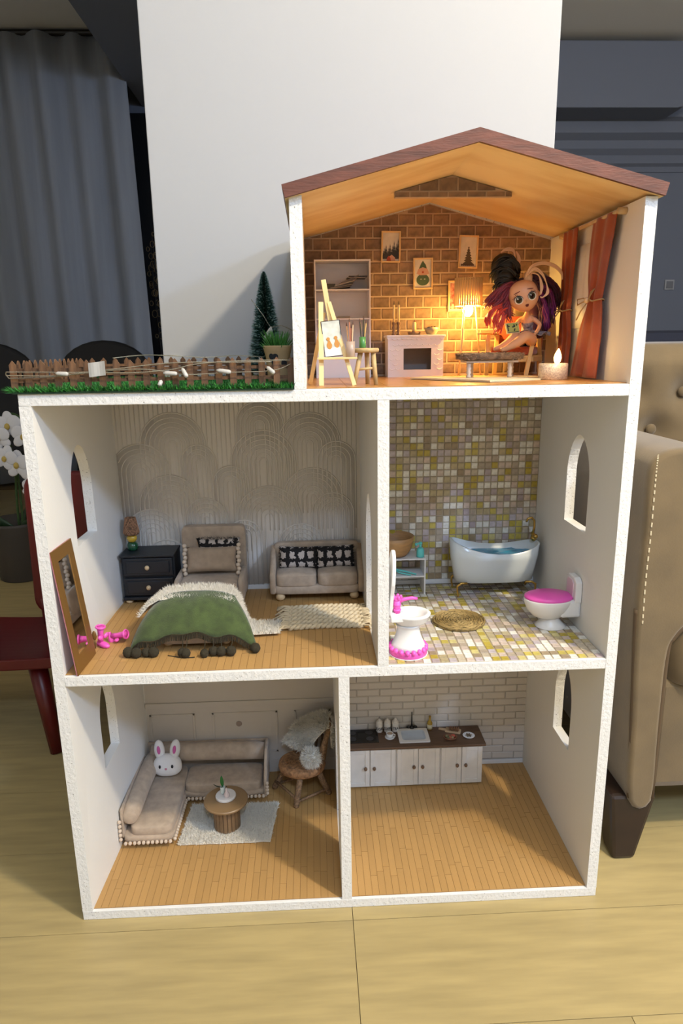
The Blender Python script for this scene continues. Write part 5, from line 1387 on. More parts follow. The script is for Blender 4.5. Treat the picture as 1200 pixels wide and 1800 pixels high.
# hair: masses of locks, each colour one part
hb_ = mat('hair_black', (8, 6, 7), .45); hr = mat('hair_crimson', (118, 18, 38), .45, sheen=.2); hp = mat('hair_purple', (62, 14, 52), .45, sheen=.2); ho = mat('hair_coral', (206, 62, 42), .45, sheen=.2); hw_ = mat('hair_cream', (226, 186, 150), .5); hv = mat('hair_violet', (104, 26, 100), .45)
def lump(nm, c, r, m, rot=None, nz=.10):
    q = MB(); q.ell(c, r, 26, 18, rot=rot, fn=lambda p: p * (1 + nz * noise.noise(Vector((p.x * 40, p.y * 40, p.z * 14)) + Vector(c) * 30) + nz * .5 * math.sin(p.x * 900) * .3)); return q.build(nm, m, head, smooth=True)
def locks(nm, m, starts, n, r=.0024):
    q = MB()
    for k in range(n):
        (p0, p1, p2, p3), jit = random.choice(starts)
        j = lambda p, s=1.0: Vector(p) + Vector((random.uniform(-jit, jit), random.uniform(-jit, jit), random.uniform(-jit, jit))) * s
        a, b, c, d = j(p0, .6), j(p1), j(p2, 1.2), j(p3, 1.3)
        pts = []
        for i in range(9):
            s = i / 8; w_ = 1 - s
            pts.append(a * w_ ** 3 + b * 3 * w_ * w_ * s + c * 3 * w_ * s * s + d * s ** 3 + Vector((math.sin(s * 11 + k) * .0012, 0, math.cos(s * 9 + k) * .0012)))
        q.tube(pts, [r * .9, r, r, r, r, r * .95, r * .85, r * .6, r * .25], 6)
    return q.build(nm, m, head, smooth=True)
# scalp cap behind the face
lump('hair_cap', HC + Vector((.004, .012, .006)), (.031, .022, .031), hp)
lump('hair_bun', (.8440, .285, .212), (.0255, .022, .024), hb_, RY(.5))
lump('hair_bun_base', (.8440, .280, .192), (.0240, .020, .018), hb_)
locks('black_locks', hb_, [(((.862, .270, .182), (.842, .255, .186), (.826, .262, .190), (.823, .270, .172)), .006), (((.865, .268, .190), (.848, .262, .206), (.832, .268, .215), (.822, .275, .196)), .008), (((.868, .272, .200), (.862, .262, .226), (.840, .266, .234), (.828, .275, .210)), .007)], 60)
locks('crimson_locks', hr, [(((.862, .268, .178), (.838, .258, .176), (.824, .262, .158), (.812, .268, .138)), .008), (((.856, .268, .170), (.842, .258, .160), (.836, .262, .142), (.822, .266, .130)), .009), (((.855, .27, .150), (.846, .262, .142), (.842, .262, .128), (.850, .266, .116)), .009)], 90)
locks('coral_locks', ho, [(((.835, .262, .138), (.818, .255, .132), (.806, .258, .118), (.812, .256, .104)), .006), (((.845, .262, .132), (.830, .256, .126), (.816, .254, .112), (.824, .252, .098)), .007), (((.842, .262, .126), (.836, .256, .112), (.836, .256, .100), (.826, .254, .088)), .006)], 60, .0022)
lump('purple_hair_mass', (.930, .318, .158), (.034, .024, .045), hp, RY(-.15))
lump('purple_hair_fall', (.934, .322, .112), (.024, .016, .038), hp, RY(.05))
locks('purple_locks', hp, [(((.895, .275, .188), (.930, .285, .200), (.958, .300, .178), (.955, .305, .132)), .009), (((.905, .275, .178), (.928, .285, .175), (.945, .296, .150), (.940, .300, .108)), .010), (((.905, .278, .160), (.922, .285, .150), (.930, .296, .128), (.938, .302, .096)), .008)], 110, .0026)
locks('violet_locks', hv, [(((.915, .272, .160), (.930, .278, .142), (.934, .286, .122), (.940, .290, .094)), .005), (((.922, .272, .172), (.944, .280, .160), (.950, .290, .140), (.944, .292, .118)), .006)], 34, .0022)
# pale looped strands and topknot
q = MB()
q.tube([HC + Vector((.006, -.004, .026)), HC + Vector((.007, -.002, .036)), HC + Vector((.006, 0, .044))], [.0085, .0082, .0060], 14)
q.build('topknot', hw_, head, smooth=True)
q = MB()
def loop(pts, r, n=6):
    P = [Vector(p) for p in pts]; out = []
    for i in range(len(P) - 1):
        p0 = P[max(0, i - 1)]; p1 = P[i]; p2 = P[i + 1]; p3 = P[min(len(P) - 1, i + 2)]
        for s in range(6):
            u = s / 6; out.append(.5 * ((2 * p1) + (-p0 + p2) * u + (2 * p0 - 5 * p1 + 4 * p2 - p3) * u * u + (-p0 + 3 * p1 - 3 * p2 + p3) * u ** 3))
    out.append(P[-1]); q.tube(out, r, n)
for d_ in (0, .0022, -.0018):
    loop([(.878, .250, .190 + d_), (.886, .244, .206 + d_), (.908, .246, .213 + d_), (.932, .250, .208 + d_), (.948, .254, .196 + d_), (.951, .256, .184)], .0016)
    loop([(.880, .248, .192), (.890, .238, .202 + d_), (.905, .236, .192 + d_), (.915, .236, .172), (.9165 + d_, .236, .158), (.908, .238, .150), (.905, .240, .152)], .0013)
    loop([(.886, .246, .196), (.898, .236, .190), (.904 + d_, .234, .170), (.9035, .236, .155)], .0012)
    loop([(.866, .286, .222), (.862, .284, .240 + d_), (.848, .282, .243 + d_), (.836, .280, .237)], .0015)
    loop([(.872, .290, .200), (.874 + d_, .288, .225), (.868, .288, .240)], .0016)
q.build('cream_strands', hw_, head, smooth=True)
# clothes: black shorts, strapless check top, check skirt flare
plaid = mat('grey_check_cloth', (168, 160, 164), .9, var=.75, vscale=170, col2=(70, 62, 72))
q = MB(); q.lathe([(.0105, .094), (.0118, .102), (.0116, .108)], (.8985, .2925, 0), 22, cap=False); q.lathe([(.0124, .082), (.0118, .090), (.0116, .097)], (.8990, .2945, 0), 22, cap=False); q.build('check_top', plaid, dl, smooth=True)
shorts = skinmesh('black_shorts', [(.900, .296, .070), (.899, .294, .084), (.906, .288, .068), (.8995, .266, .0718), (.893, .298, .068), (.8795, .279, .0742)], [(0, 1), (0, 2), (2, 3), (0, 4), (4, 5)], [.0150, .0115, .0134, .0145, .0134, .0145], mat('doll_black_cloth', (26, 22, 24), .85), dl)
q = MB()
def skirt(u, v):
    a = -2.3 + 3.9 * u; r = .0115 + .030 * v; rip = .0035 * math.sin(u * 40) * v
    return (.899 + r * math.cos(a) * 1.15, .293 + r * math.sin(a) * .85, .0905 - .008 * v + rip)
q.grid(skirt, 64, 6, thick=.0008); q.build('check_skirt', plaid, dl, smooth=True)
# --- magazine held by the doll
mg = thing('magazine', 'little green magazine held in the lap of the doll', 'magazine', (.8585, .258, AF + .0945)); mg.rotation_euler = (-.35, -.10, .12)
q = MB(); q.box((0, 0, 0), (.0270, .0016, .0215)); q.build('cover', mat('magazine_cream', (222, 206, 150), .5), mg)
q = MB(); q.box((.0006, -.0010, .0006), (.0235, .0004, .0185)); cvp = q.build('cover_print', mat('magazine_green', (178, 182, 96), .5), mg)
q = MB()
for k in range(7): q.ell((random.uniform(-.008, .009), -.0012, random.uniform(-.006, .007)), (.0022, .0003, .0014), 8, 6, rot=RY(random.uniform(0, 3)))
q.box((-.0095, -.0013, .001), (.0022, .0003, .014)); q.box((0, -.0013, -.0085), (.022, .0003, .0012)); q.build('cover_marks', mat('magazine_ink', (40, 44, 34), .6), cvp)
# --- small table with bark-like woven top
tbw = mat('grey_paint', (186, 170, 160), .5)
stb = thing('side_table', 'low table with turned legs and shaggy brown woven top', 'table', (.8010, .205, AF + .0034))
wv = mat('brown_woven_pad', (120, 92, 70), .95, var=.5, vscale=90, bump=.8, bscale=200)
q = MB(); q.ell((0, 0, .0385), (.0600, .034, .0068), 32, 14, px=.35, fn=lambda p: p * (1 + .05 * noise.noise(p * 180))); pad = q.build('woven_top', wv, stb, smooth=True)
q = MB()
for _ in range(1500):
    a = random.uniform(0, 2 * PI); x = .059 * math.copysign(abs(math.cos(a)) ** .35, math.cos(a)); y = .034 * math.copysign(abs(math.sin(a)) ** .35, math.sin(a)); top = random.random() < .5
    if top: x *= random.random(); y *= random.random()
    p = Vector((x, y, .045 if top else random.uniform(.033, .044))); q.strand(p, Vector((random.uniform(-.006, .006), random.uniform(-.005, .005), random.uniform(-.001, .002))), .0006)
stuff(q.build('loose_fibre', mat('brown_fibre', (150, 122, 98), .9, rnd=.2), pad))
q = MB(); q.box((0, 0, .0295), (.098, .052, .004)); q.build('apron', tbw, stb, bevel=.0006)
for x in (-.043, .035):
    for y in (-.018, .02):
        q = MB(); q.lathe([(.0042, 0), (.0048, .003), (.0032, .006), (.0050, .010), (.0034, .0135), (.0050, .0175), (.0034, .021), (.0046, .0245), (.0046, .0278)], (x + (.014 if y > 0 else 0), y, 0), 14); q.build('leg', tbw, stb, smooth=True)
# --- flat rug
ar = thing('attic_rug', 'thin beige woven rug lying under the low table', 'rug', (0, 0, AF))
rp = [(.655, .235), (.770, .075), (.905, .150), (.905, .300), (.700, .310)]
q = MB(); q.prism(rp, lambda u, v, w_: (u, v, w_ + .0008 * math.sin(u * 60)), .0032, .0002); q.build('cloth', mat('oatmeal_weave', (214, 194, 158), .95, bump=.5, bscale=400), ar)
q = MB(); q.prism([(a * .995 + .004, b - .002) for a, b in rp], lambda u, v, w_: (u, v, w_), .0002, 0); q.build('underside', mat('rug_underside', (90, 72, 56), .9), ar)
# --- glitter tealight with flame
tl = thing('glitter_candle', 'square glitter candle with glowing flame beside the orange curtain', 'candle', (.9040, .145, AF))
def glitter():
    m = bpy.data.materials.new('glitter'); m.use_nodes = True; N = m.node_tree.nodes; K = m.node_tree.links; b = N['Principled BSDF']
    tc = N.new('ShaderNodeTexCoord'); vo = N.new('ShaderNodeTexVoronoi'); vo.inputs['Scale'].default_value = 520; K.new(tc.outputs['Object'], vo.inputs['Vector'])
    mx = N.new('ShaderNodeMix'); mx.data_type = 'RGBA'; mx.inputs[6].default_value = L3((246, 232, 206)); mx.inputs[7].default_value = L3((204, 184, 164)); sx = N.new('ShaderNodeSeparateColor'); K.new(vo.outputs['Color'], sx.inputs[0])
    K.new(sx.outputs[0], mx.inputs[0]); K.new(mx.outputs[2], b.inputs['Base Color']); b.inputs['Roughness'].default_value = .3; b.inputs['Metallic'].default_value = .1
    bp = N.new('ShaderNodeBump'); bp.inputs['Strength'].default_value = .9; bp.inputs['Distance'].default_value = .002; K.new(sx.outputs[1], bp.inputs['Height']); K.new(bp.outputs[0], b.inputs['Normal']); return m
q = MB(); q.lathe([(.0245, 0), (.0260, .001), (.0260, .028), (.0245, .0292), (0, .0285)], n=36); q.build('candle_body', glitter(), tl, smooth=True)
q = MB(); q.lathe([(.0030, .028), (.0058, .033), (.0068, .039), (.0052, .046), (.0024, .052), (.0004, .0555)], (.004, 0, 0), 18, rot=RY(.08)); q.build('flame', mat('candle_flame', (255, 236, 190), .4, emit=(255, 214, 130), estr=9), tl, smooth=True)
point_light('candle_light', (.9060, .108, AF + .050), .07, (1.0, .66, .30), .006)
# --- curtains on the right wall
cur_m = mat('rust_curtain', (156, 66, 26), .8, var=.12, vscale=30, bump=.15, bscale=500, sheen=.3)
jute = mat('jute_string', (164, 132, 88), .9)
def curtain(lab, yc, yk, yb_, w_top, w_knot, w_mid, w_bot, zk, seed, z0=.002):
    c = thing('curtain', lab, 'curtain', (1 - t, yc, AF))
    zt = .274
    def f(u, v):
        z = zt + (z0 - zt) * v; zk_ = (zt - zk) / (zt - z0)
        if v < zk_:
            s = v / zk_; w2 = w_top + (w_knot - w_top) * (s ** 2.2)
        else:
            s = (v - zk_) / (1 - zk_); w2 = w_knot + (w_mid - w_knot) * math.sin(min(1, s * 1.6) * PI / 2) + (w_bot - w_mid) * max(0, s - .6) / .4
        pinch = math.exp(-((z - zk) / .028) ** 2)
        a = (u - .5)
        fold = (.0035 + .010 * pinch) * math.cos(a * 2 * PI * 2.2 + seed) * (1 - .4 * pinch)
        x = -.0125 - .004 * math.sin(v * 3.1 + seed) + fold * .55 - .010 * max(0, v - .75) * 2 * (1 if a < 0 else .3)
        oy = (yk * (v / zk_) if v < zk_ else yk + (yb_ - yk) * (v - zk_) / (1 - zk_))
        return (x, oy + a * w2, z)
    q = MB(); q.grid(f, 30, 44, thick=.0012); q.build('cloth', cur_m, c, smooth=True)
    q = MB(); q.tube([(-.0125 + (.010) * math.cos(a), yk + (w_knot / 2 + .003) * math.sin(a), zk + .001 * math.sin(a * 3)) for a in [2 * PI * i / 20 for i in range(20)]], .0012, 6, closed=True)
    q.build('tie', jute, c, smooth=True)
    q = MB(); q.tube([(-.024, yk + 0, zk), (-.030, yk + .012, zk - .002), (-.032, yk + .030, zk - .006), (-.031, yk + .034, zk + .004), (-.027, yk + .016, zk + .005), (-.024, yk + 0, zk)], .0011, 6)
    q.tube([(-.024, yk + 0, zk), (-.030, yk + .020, zk - .018), (-.031, yk + .034, zk - .032)], .0011, 6); q.tube([(-.024, yk + 0, zk), (-.029, yk + -.016, zk + .001), (-.030, yk + -.030, zk - .003)], .0011, 6)
    q.tube([(-.024, yk + 0, zk), (-.028, yk + -.016, zk + .008), (-.026, yk + -.026, zk + .018), (-.026, yk + -.012, zk + .014), (-.024, yk + 0, zk)], .0011, 6); q.build('bow', jute, c, smooth=True)
    q = MB(); q.ell((-.0260, yk + (.004 if seed < 1 else .03), zk + .001), (.0045, .0055, .0055), 14, 10); q.build('bead', mat('pale_bead', (214, 182, 140), .5), c, smooth=True)
    return c
curtain('wide rust orange curtain tied with string, nearer the front edge', .118, .016, .050, .094, .052, .108, .132, .137, .3)
curtain('narrow rust orange curtain tied with string, behind the candle', .262, .014, .022, .066, .040, .064, .070, .127, 1.6)
rd = thing('curtain_rod', 'thin pale curtain rod along the top of the right attic wall', 'curtain rod', (1 - t, 0, AF))
q = MB(); q.cyl((-.011, .060, .272), (-.011, .330, .272), .0032, .0032, 10); q.build('rod', pale_wood, rd, smooth=True)
for y in (.064, .326):
    q = MB(); q.cyl((0, y, .272), (-.014, y, .272), .0058, .0052, 14); q.build('bracket', pale_wood, rd, smooth=True)
shr = MB(); shr.grid(lambda u, v: (1 - t - .0030 - .0008 * math.sin(u * 30), .165 + .155 * u, AF + .092 + .150 * v), 30, 6, thick=.0006)
tag(shr.build('sheer_panel', mat('white_sheer', (232, 230, 226), .9), smooth=True), 'white fabric panel between the two rust curtains', 'curtain')
# ================================================================== ROOF TERRACE
gm = mat('turf_green', (32, 108, 36), .6, var=.45, vscale=90, col2=(14, 62, 22))
gl_ = mat('turf_light', (56, 140, 50), .6)
tf = thing('grass_mat', 'strip of bright green artificial grass covering the flat roof terrace', 'artificial grass', (0, 0, z2))
q = MB(); q.box2((-.006, -.004, .0002), (xa - .001, D, .0030)); q.build('backing', mat('turf_backing', (22, 50, 24), .9), tf)
q = MB(); q2 = MB()
for k in range(15000):
    x = random.uniform(-.010, xa - .003); y = random.random() ** 1.5 * .42 - .004
    if y < .006: dy = -random.uniform(.002, .008)
    else: dy = random.uniform(-.006, .006)
    dx = random.uniform(-.007, .007) - (.010 if x < .0 else 0)
    (q if k % 3 else q2).strand((x, y, .0028), (dx, dy, random.uniform(.004, .011)), .0011)
for k in range(160):
    y = random.uniform(-.002, .06); q.strand((random.uniform(-.006, .002), y, .003), (random.uniform(-.026, -.008), random.uniform(-.010, .004), random.uniform(-.001, .009)), .0012)
stuff(q.build('grass_blades', gm, tf)); stuff(q2.build('light_grass_blades', gl_, tf))
# picket fence
fw = mat('brown_picket_wood', (118, 84, 56), .7, var=.3, vscale=60, stretch=(3, 3, .6), rnd=.16)
fn_ = thing('picket_fence', 'miniature brown picket fence around the roof terrace', 'fence', (0, 0, z2 + .003))
q = MB(); q.prism([(-.0052, 0), (.0052, 0), (.0052, .0415), (0, .0480), (-.0052, .0415)], lambda u, v, w_: (u, w_, v), .0013, -.0013)
pick = q.build('picket', fw, fn_, loc=(-.010, .020, 0)); pme = pick.data
for k in range(1, 20): inst('picket', pme, fn_, loc=(-.010 + .02315 * k, .020, random.uniform(-.0008, .0008)), rot=(0, random.uniform(-.02, .02), 0))
for k in range(20): inst('picket', pme, fn_, loc=(-.004 + .0228 * k, .330, 0), rot=(0, random.uniform(-.02, .02), 0))
for k in range(1, 14): inst('picket', pme, fn_, loc=(-.010 + .0004 * k, .020 + .0222 * k, 0), rot=(0, 0, PI / 2))
for z in (.0135, .0300):
    for a, b in (((-.014, .0218, z), (.4325, .0245, z + .0055)), ((-.012, .3255, z), (.4325, .3285, z + .0055)), ((-.0088, .020, z), (-.0062, .330, z + .0055))):
        q = MB(); q.box2(a, b); q.build('rail', fw, fn_)
# fairy lights wound along the fence
wire = mat('clear_wire', (206, 198, 176), .15, trans=.7)
led = mat('clear_led', (226, 222, 214), .12, trans=.4)
fy = thing('fairy_lights', 'unlit clear fairy light string wound along the picket fence', 'string lights', (0, 0, z2))
def smooth_path(P, n=6):
    P = [Vector(p) for p in P]; out = []
    for i in range(len(P) - 1):
        p0 = P[max(0, i - 1)]; p1 = P[i]; p2 = P[i + 1]; p3 = P[min(len(P) - 1, i + 2)]
        for s in range(n):
            u = s / n; out.append(.5 * ((2 * p1) + (-p0 + p2) * u + (2 * p0 - 5 * p1 + 4 * p2 - p3) * u * u + (-p0 + 3 * p1 - 3 * p2 + p3) * u ** 3))
    return out + [P[-1]]
for pth in ([(-.018, .012, .034), (.04, .013, .033), (.10, .011, .032), (.16, .012, .037), (.22, .012, .043), (.27, .013, .045), (.33, .012, .044), (.40, .013, .044)],
            [(-.018, .010, .029), (.05, .011, .027), (.11, .010, .031), (.18, .010, .030), (.24, .012, .034), (.28, .011, .042), (.35, .012, .046), (.43, .013, .046)],
            [(-.016, .014, .024), (.06, .012, .026), (.13, .013, .033), (.20, .012, .035), (.26, .012, .026), (.33, .012, .028), (.40, .013, .030), (.43, .016, .04)],
            [(.125, .10, .052), (.17, .11, .056), (.22, .10, .055), (.28, .11, .051), (.33, .12, .053), (.38, .13, .050)],
            [(-.018, .014, .034), (-.022, .02, .030), (-.016, .016, .024)]):
    q = MB(); q.tube(smooth_path(pth), .0008, 6); q.build('wire', wire, fy, smooth=True)
for a, b in (((.258, .008, .036), (.266, .002, .022)), ((.392, .008, .036), (.404, .002, .026)), ((.060, .008, .031), (.080, .007, .0295)), ((.228, .008, .029), (.250, .007, .0275)), ((.225, .005, .018), (.222, .000, .009)), ((.312, .008, .032), (.335, .007, .0285))):
    q = MB(); q.tube([a, Vector(a).lerp(Vector(b), .2), Vector(a).lerp(Vector(b), .85), b], [.0012, .0032, .0036, .0022], 10); q.build('led', led, fy, smooth=True)
q = MB(); q.grid(lambda u, v: (.112 + .026 * u, .0075 - .001 * math.sin(u * 7), .024 + .022 * v + .003 * u), 6, 6, thick=.0004)
tag(q.build('tape_piece', mat('frosted_tape', (206, 204, 198), .35, alpha=.55), loc=(0, 0, z2)), 'small square of frosted tape stuck on the front of the fence', 'tape')
# bottle brush tree
tr = thing('bottle_brush_tree', 'small frosted bottle brush fir tree standing on the grass mat', 'tree', (.3785, .235, z2 + .003))
q = MB(); q.cyl((0, 0, .012), (0, 0, .198), .0020, .0010, 8); q.build('trunk', mat('tree_wire', (60, 52, 40), .6), tr)
q = MB(); q.lathe([(.014, 0), (.015, .002), (.012, .014), (.004, .015)], n=18); q.build('base', mat('tree_base_wood', (110, 80, 54), .6), tr, smooth=True)
ndm = mat('fir_needles', (38, 78, 64), .7); frost = mat('frosted_needles', (150, 176, 168), .7)
q = MB(); q2 = MB()
for k in range(11000):
    s = random.random(); z = .018 + .182 * s; R_ = .0385 * (1 - s) ** .72 + .0022; a = random.uniform(0, 2 * PI)
    ln_ = R_ * random.uniform(.72, 1.05); d = Vector((math.cos(a), math.sin(a), random.uniform(-.10, .35))).normalized() * ln_
    q.strand((0, 0, z), d, .0013)
    if k % 5 == 0: q2.strand(Vector((0, 0, z)) + d * .78, d * .27, .0010)
stuff(q.build('needles', ndm, tr)); stuff(q2.build('frosted_tips', frost, tr))
for (a, b) in (((.012, -.032, .100), (-.001, -.040, .078)), ((.012, -.032, .100), (.012, -.040, .072)), ((-.012, -.042, .045), (.004, -.046, .030))):
    q = MB(); q.tube([a, Vector(a).lerp(Vector(b), .2), Vector(a).lerp(Vector(b), .85), b], [.0010, .0026, .0030, .0018], 10); q.build('led', led, fy, smooth=True, loc=(.3785, .235, .003))
q = MB(); q.tube(smooth_path([(.3560, .205, .152), (.3780, .200, .122), (.3905, .203, .103), (.410, .20, .105), (.432, .21, .095)]), .0008, 6); q.build('wire', wire, fy, smooth=True)
# potted grass plant
pp_ = thing('potted_plant', 'little tan pot with black clover print and spiky green grass', 'potted plant', (.4055, .105, z2 + .003))
q = MB(); q.lathe([(.0165, 0), (.0175, .001), (.0190, .020), (.0205, .046), (.0235, .058), (.0252, .064), (.0245, .0660), (.0225, .064), (.0195, .052), (0, .050)], n=36); pot = q.build('pot', mat('tan_clay', (182, 152, 108), .7), pp_, smooth=True)
pk = mat('black_print', (34, 36, 40), .6)
def pot_print(cx, cz, rx_, rz_):
    q = MB(); R_ = .0208; P = []
    def pp3(x, z): a = x / R_; r = .0190 + (.0235 - .0190) * max(0, (z - .020) / .038) + .0006; return (r * math.sin(a), -r * math.cos(a), z)
    P.append(pp3(cx, cz))
    for k in range(14):
        a = 2 * PI * k / 14; P.append(pp3(cx + rx_ * math.cos(a), cz + rz_ * math.sin(a)))
    q.add(P, [(0, k + 1, (k + 1) % 14 + 1) for k in range(14)]); return q.build('clover_print', pk, pot)
for x, z, a, b in ((-.0095, .048, .0042, .0050), (-.0030, .0485, .0046, .0042), (-.0062, .040, .0044, .0046), (-.0075, .031, .0018, .0052), (.0105, .037, .0040, .0062), (.0150, .036, .0022, .005)): pot_print(x, z, a, b)
q = MB()
for k in range(170):
    a = random.uniform(0, 2 * PI); r0 = .012 * math.sqrt(random.random()); r1 = r0 + random.uniform(.004, .022); h = random.uniform(.018, .042)
    q.tube([(r0 * math.cos(a), r0 * math.sin(a), .050), ((r0 + r1) / 2 * math.cos(a), (r0 + r1) / 2 * math.sin(a), .050 + h * .6), (r1 * math.cos(a), r1 * math.sin(a), .050 + h)], [.0011, .0010, .0003], 4)
stuff(q.build('grass_leaves', mat('plant_green', (58, 118, 40), .5), pp_, smooth=True))

# ================================================================== AROUND THE DOLLHOUSE
# --- tufted armchair on the right
vel = mat('khaki_velour', (114, 95, 64), .85, var=.14, vscale=9, bump=.12, bscale=300, sheen=.35)
vel2 = mat('khaki_welt', (84, 66, 44), .8)
big = thing('tufted_armchair', 'large khaki velour tufted armchair standing right of the dollhouse', 'armchair')
def arm_profile(mx):
    P = [(1.102, .135), (1.152, .133), (1.152, .30), (1.152, .45), (1.163, .50), (1.20, .54), (1.265, .585), (1.31, .66), (1.31, .76), (1.275, .835), (1.20, .870), (1.13, .874), (1.092, .858), (1.079, .82), (1.081, .72), (1.080, .60), (1.083, .48), (1.092, .32)]
    return [(mx(a), b) for a, b in P]
for mx in (lambda x: x, lambda x: 3.02 - x):
    ctrl = [Vector((p[0], 0, p[1])) for p in arm_profile(mx)]; n0 = len(ctrl); P = []
    for i in range(n0):
        p0, p1, p2, p3 = ctrl[i - 1], ctrl[i], ctrl[(i + 1) % n0], ctrl[(i + 2) % n0]
        for k in range(4):
            u = k / 4; w_ = .5 * ((2 * p1) + (-p0 + p2) * u + (2 * p0 - 5 * p1 + 4 * p2 - p3) * u * u + (-p0 + 3 * p1 - 3 * p2 + p3) * u ** 3); P.append((w_.x, w_.z))
    n_ = len(P); q = MB(); V_ = []
    nrm = []
    for i in range(n_):
        tx = P[(i + 1) % n_][0] - P[i - 1][0]; tz = P[(i + 1) % n_][1] - P[i - 1][1]; L_ = math.hypot(tx, tz) or 1
        nrm.append((tz / L_, -tx / L_))
    sg = 1 if sum(P[i][0] * P[(i + 1) % n_][1] - P[(i + 1) % n_][0] * P[i][1] for i in range(n_)) > 0 else -1
    rings = [(.098, .010), (.0985, .0065), (.1015, .003), (.106, .0008), (.116, 0), (.55, 0), (1.02, 0)]
    for (y, ins) in rings:
        for i in range(n_): V_.append((P[i][0] - sg * nrm[i][0] * ins, y, P[i][1] - sg * nrm[i][1] * ins))
    F_ = [(j * n_ + i, j * n_ + (i + 1) % n_, (j + 1) * n_ + (i + 1) % n_, (j + 1) * n_ + i) for j in range(len(rings) - 1) for i in range(n_)] + [tuple((len(rings) - 1) * n_ + i for i in range(n_ - 1, -1, -1))]
    q.add(V_, F_); arm_o = q.build('arm', vel, big, smooth=True)
    q = MB(); cap = V_[:n_]; tr_s = tessellate_polygon([[Vector((p[0], p[2], 0)) for p in cap]]); q.add(cap, [tuple(x) for x in tr_s]); q.build('arm_front', vel, big)
    # piping along the outer front edge and pale stitching on top of the arm
    q = MB(); q.tube(smooth_path([(mx(a), .108, b) for a, b in ((1.106, .14), (1.097, .32), (1.088, .48), (1.084, .56))], 5), .006, 8); q.tube(smooth_path([(mx(a), .106, b) for a, b in ((1.150, .14), (1.150, .45), (1.161, .50), (1.198, .538))], 5), .007, 8); q.build('piping', vel2, arm_o, smooth=True)
    path = smooth_path([(mx(1.098), .110, .862), (mx(1.092), .100, .850), (mx(1.0905), .0972, .81), (mx(1.0915), .0972, .72), (mx(1.0905), .0972, .62), (mx(1.0925), .0972, .53)], 12)
    q = MB()
    for i in range(0, len(path) - 2, 2): q.tube([path[i], path[i + 1]], .0015, 5)
    stuff(q.build('stitching', mat('cream_stitch', (214, 200, 168), .8), arm_o))
q = MB(); q.box2((1.15, .125, .140), (1.87, .95, .40)); q.build('seat_rail', vel, big, bevel=.02)
q = MB(); q.ell((1.51, .50, .455), (.365, .41, .085), 36, 18, px=.25); q.build('seat_cushion', vel, big, smooth=True)
btn = [(1.385, .70), (1.555, .70), (1.725, .70), (1.30, .815), (1.4525, .8175), (1.64, .815), (1.80, .815), (1.385, .93), (1.5375, .925), (1.725, .93)]
def tuft(u, v):
    x = 1.10 + .82 * u; z = .40 + .665 * v; d = 0
    for bx_, bz_ in btn: d += math.exp(-((x - bx_) ** 2 + (z - bz_) ** 2) / .0018)
    for bx_, bz_ in btn:
        for cx2, cz2 in btn:
            pass
    edge = min(1, min(u, 1 - u) * 14) * min(1, (1 - v) * 12)
    return (x, .865 - .045 * math.sqrt(max(0, edge)) + .035 * min(1, d), z)
q = MB(); q.grid(tuft, 90, 70, thick=-.001); bk = q.build('back_cushion', vel, big, smooth=True)
q = MB(); q.box2((1.10, .866, .14), (1.92, 1.04, 1.064)); q.build('back_frame', vel, big, bevel=.02)
for bx_, bz_ in btn:
    q = MB(); q.ell((bx_, .840, bz_), (.0155, .008, .0155), 16, 10); q.build('button', vel, bk, smooth=True)
leg_m = mat('dark_stained_wood', (44, 30, 22), .35, var=.2, vscale=20)
for x, y, sx_ in ((1.118, .160, 1), (1.90, .160, -1), (1.13, .93, 1), (1.89, .93, -1)):
    q = MB(); T_ = .050; B_ = .024
    q.add([(x - B_ - .020 * sx_, y - B_ - .045, 0), (x + B_ - .020 * sx_, y - B_ - .045, 0), (x + B_ - .020 * sx_, y + B_ - .045, 0), (x - B_ - .020 * sx_, y + B_ - .045, 0), (x - T_, y - T_, .142), (x + T_, y - T_, .142), (x + T_, y + T_, .142), (x - T_, y + T_, .142)],
          [(0, 3, 2, 1), (4, 5, 6, 7), (0, 1, 5, 4), (1, 2, 6, 5), (2, 3, 7, 6), (3, 0, 4, 7)]); q.build('leg', leg_m, big, bevel=.008)
# --- dark sofa behind the armchair
ns = thing('navy_sofa', 'dark navy sofa back showing just above the tufted armchair', 'sofa', (2.55, 2.6, 0))
q = MB(); q.box((0, .25, .575), (1.7, .22, 1.11)); q.build('backrest', mat('navy_cloth', (38, 42, 58), .85), ns, bevel=.05)
q = MB(); q.box((0, -.15, .25), (1.7, .7, .38)); q.build('seat', MATS['navy_cloth'], ns, bevel=.05)
for s in (-1, 1):
    q = MB(); q.box((s * .92, -.05, .36), (.16, .85, .62)); q.build('arm', MATS['navy_cloth'], ns, bevel=.04)
    for y in (-.42, .28):
        q = MB(); q.cyl((s * .78, y, 0), (s * .78, y, .07), .03); q.build('leg', leg_m, ns)
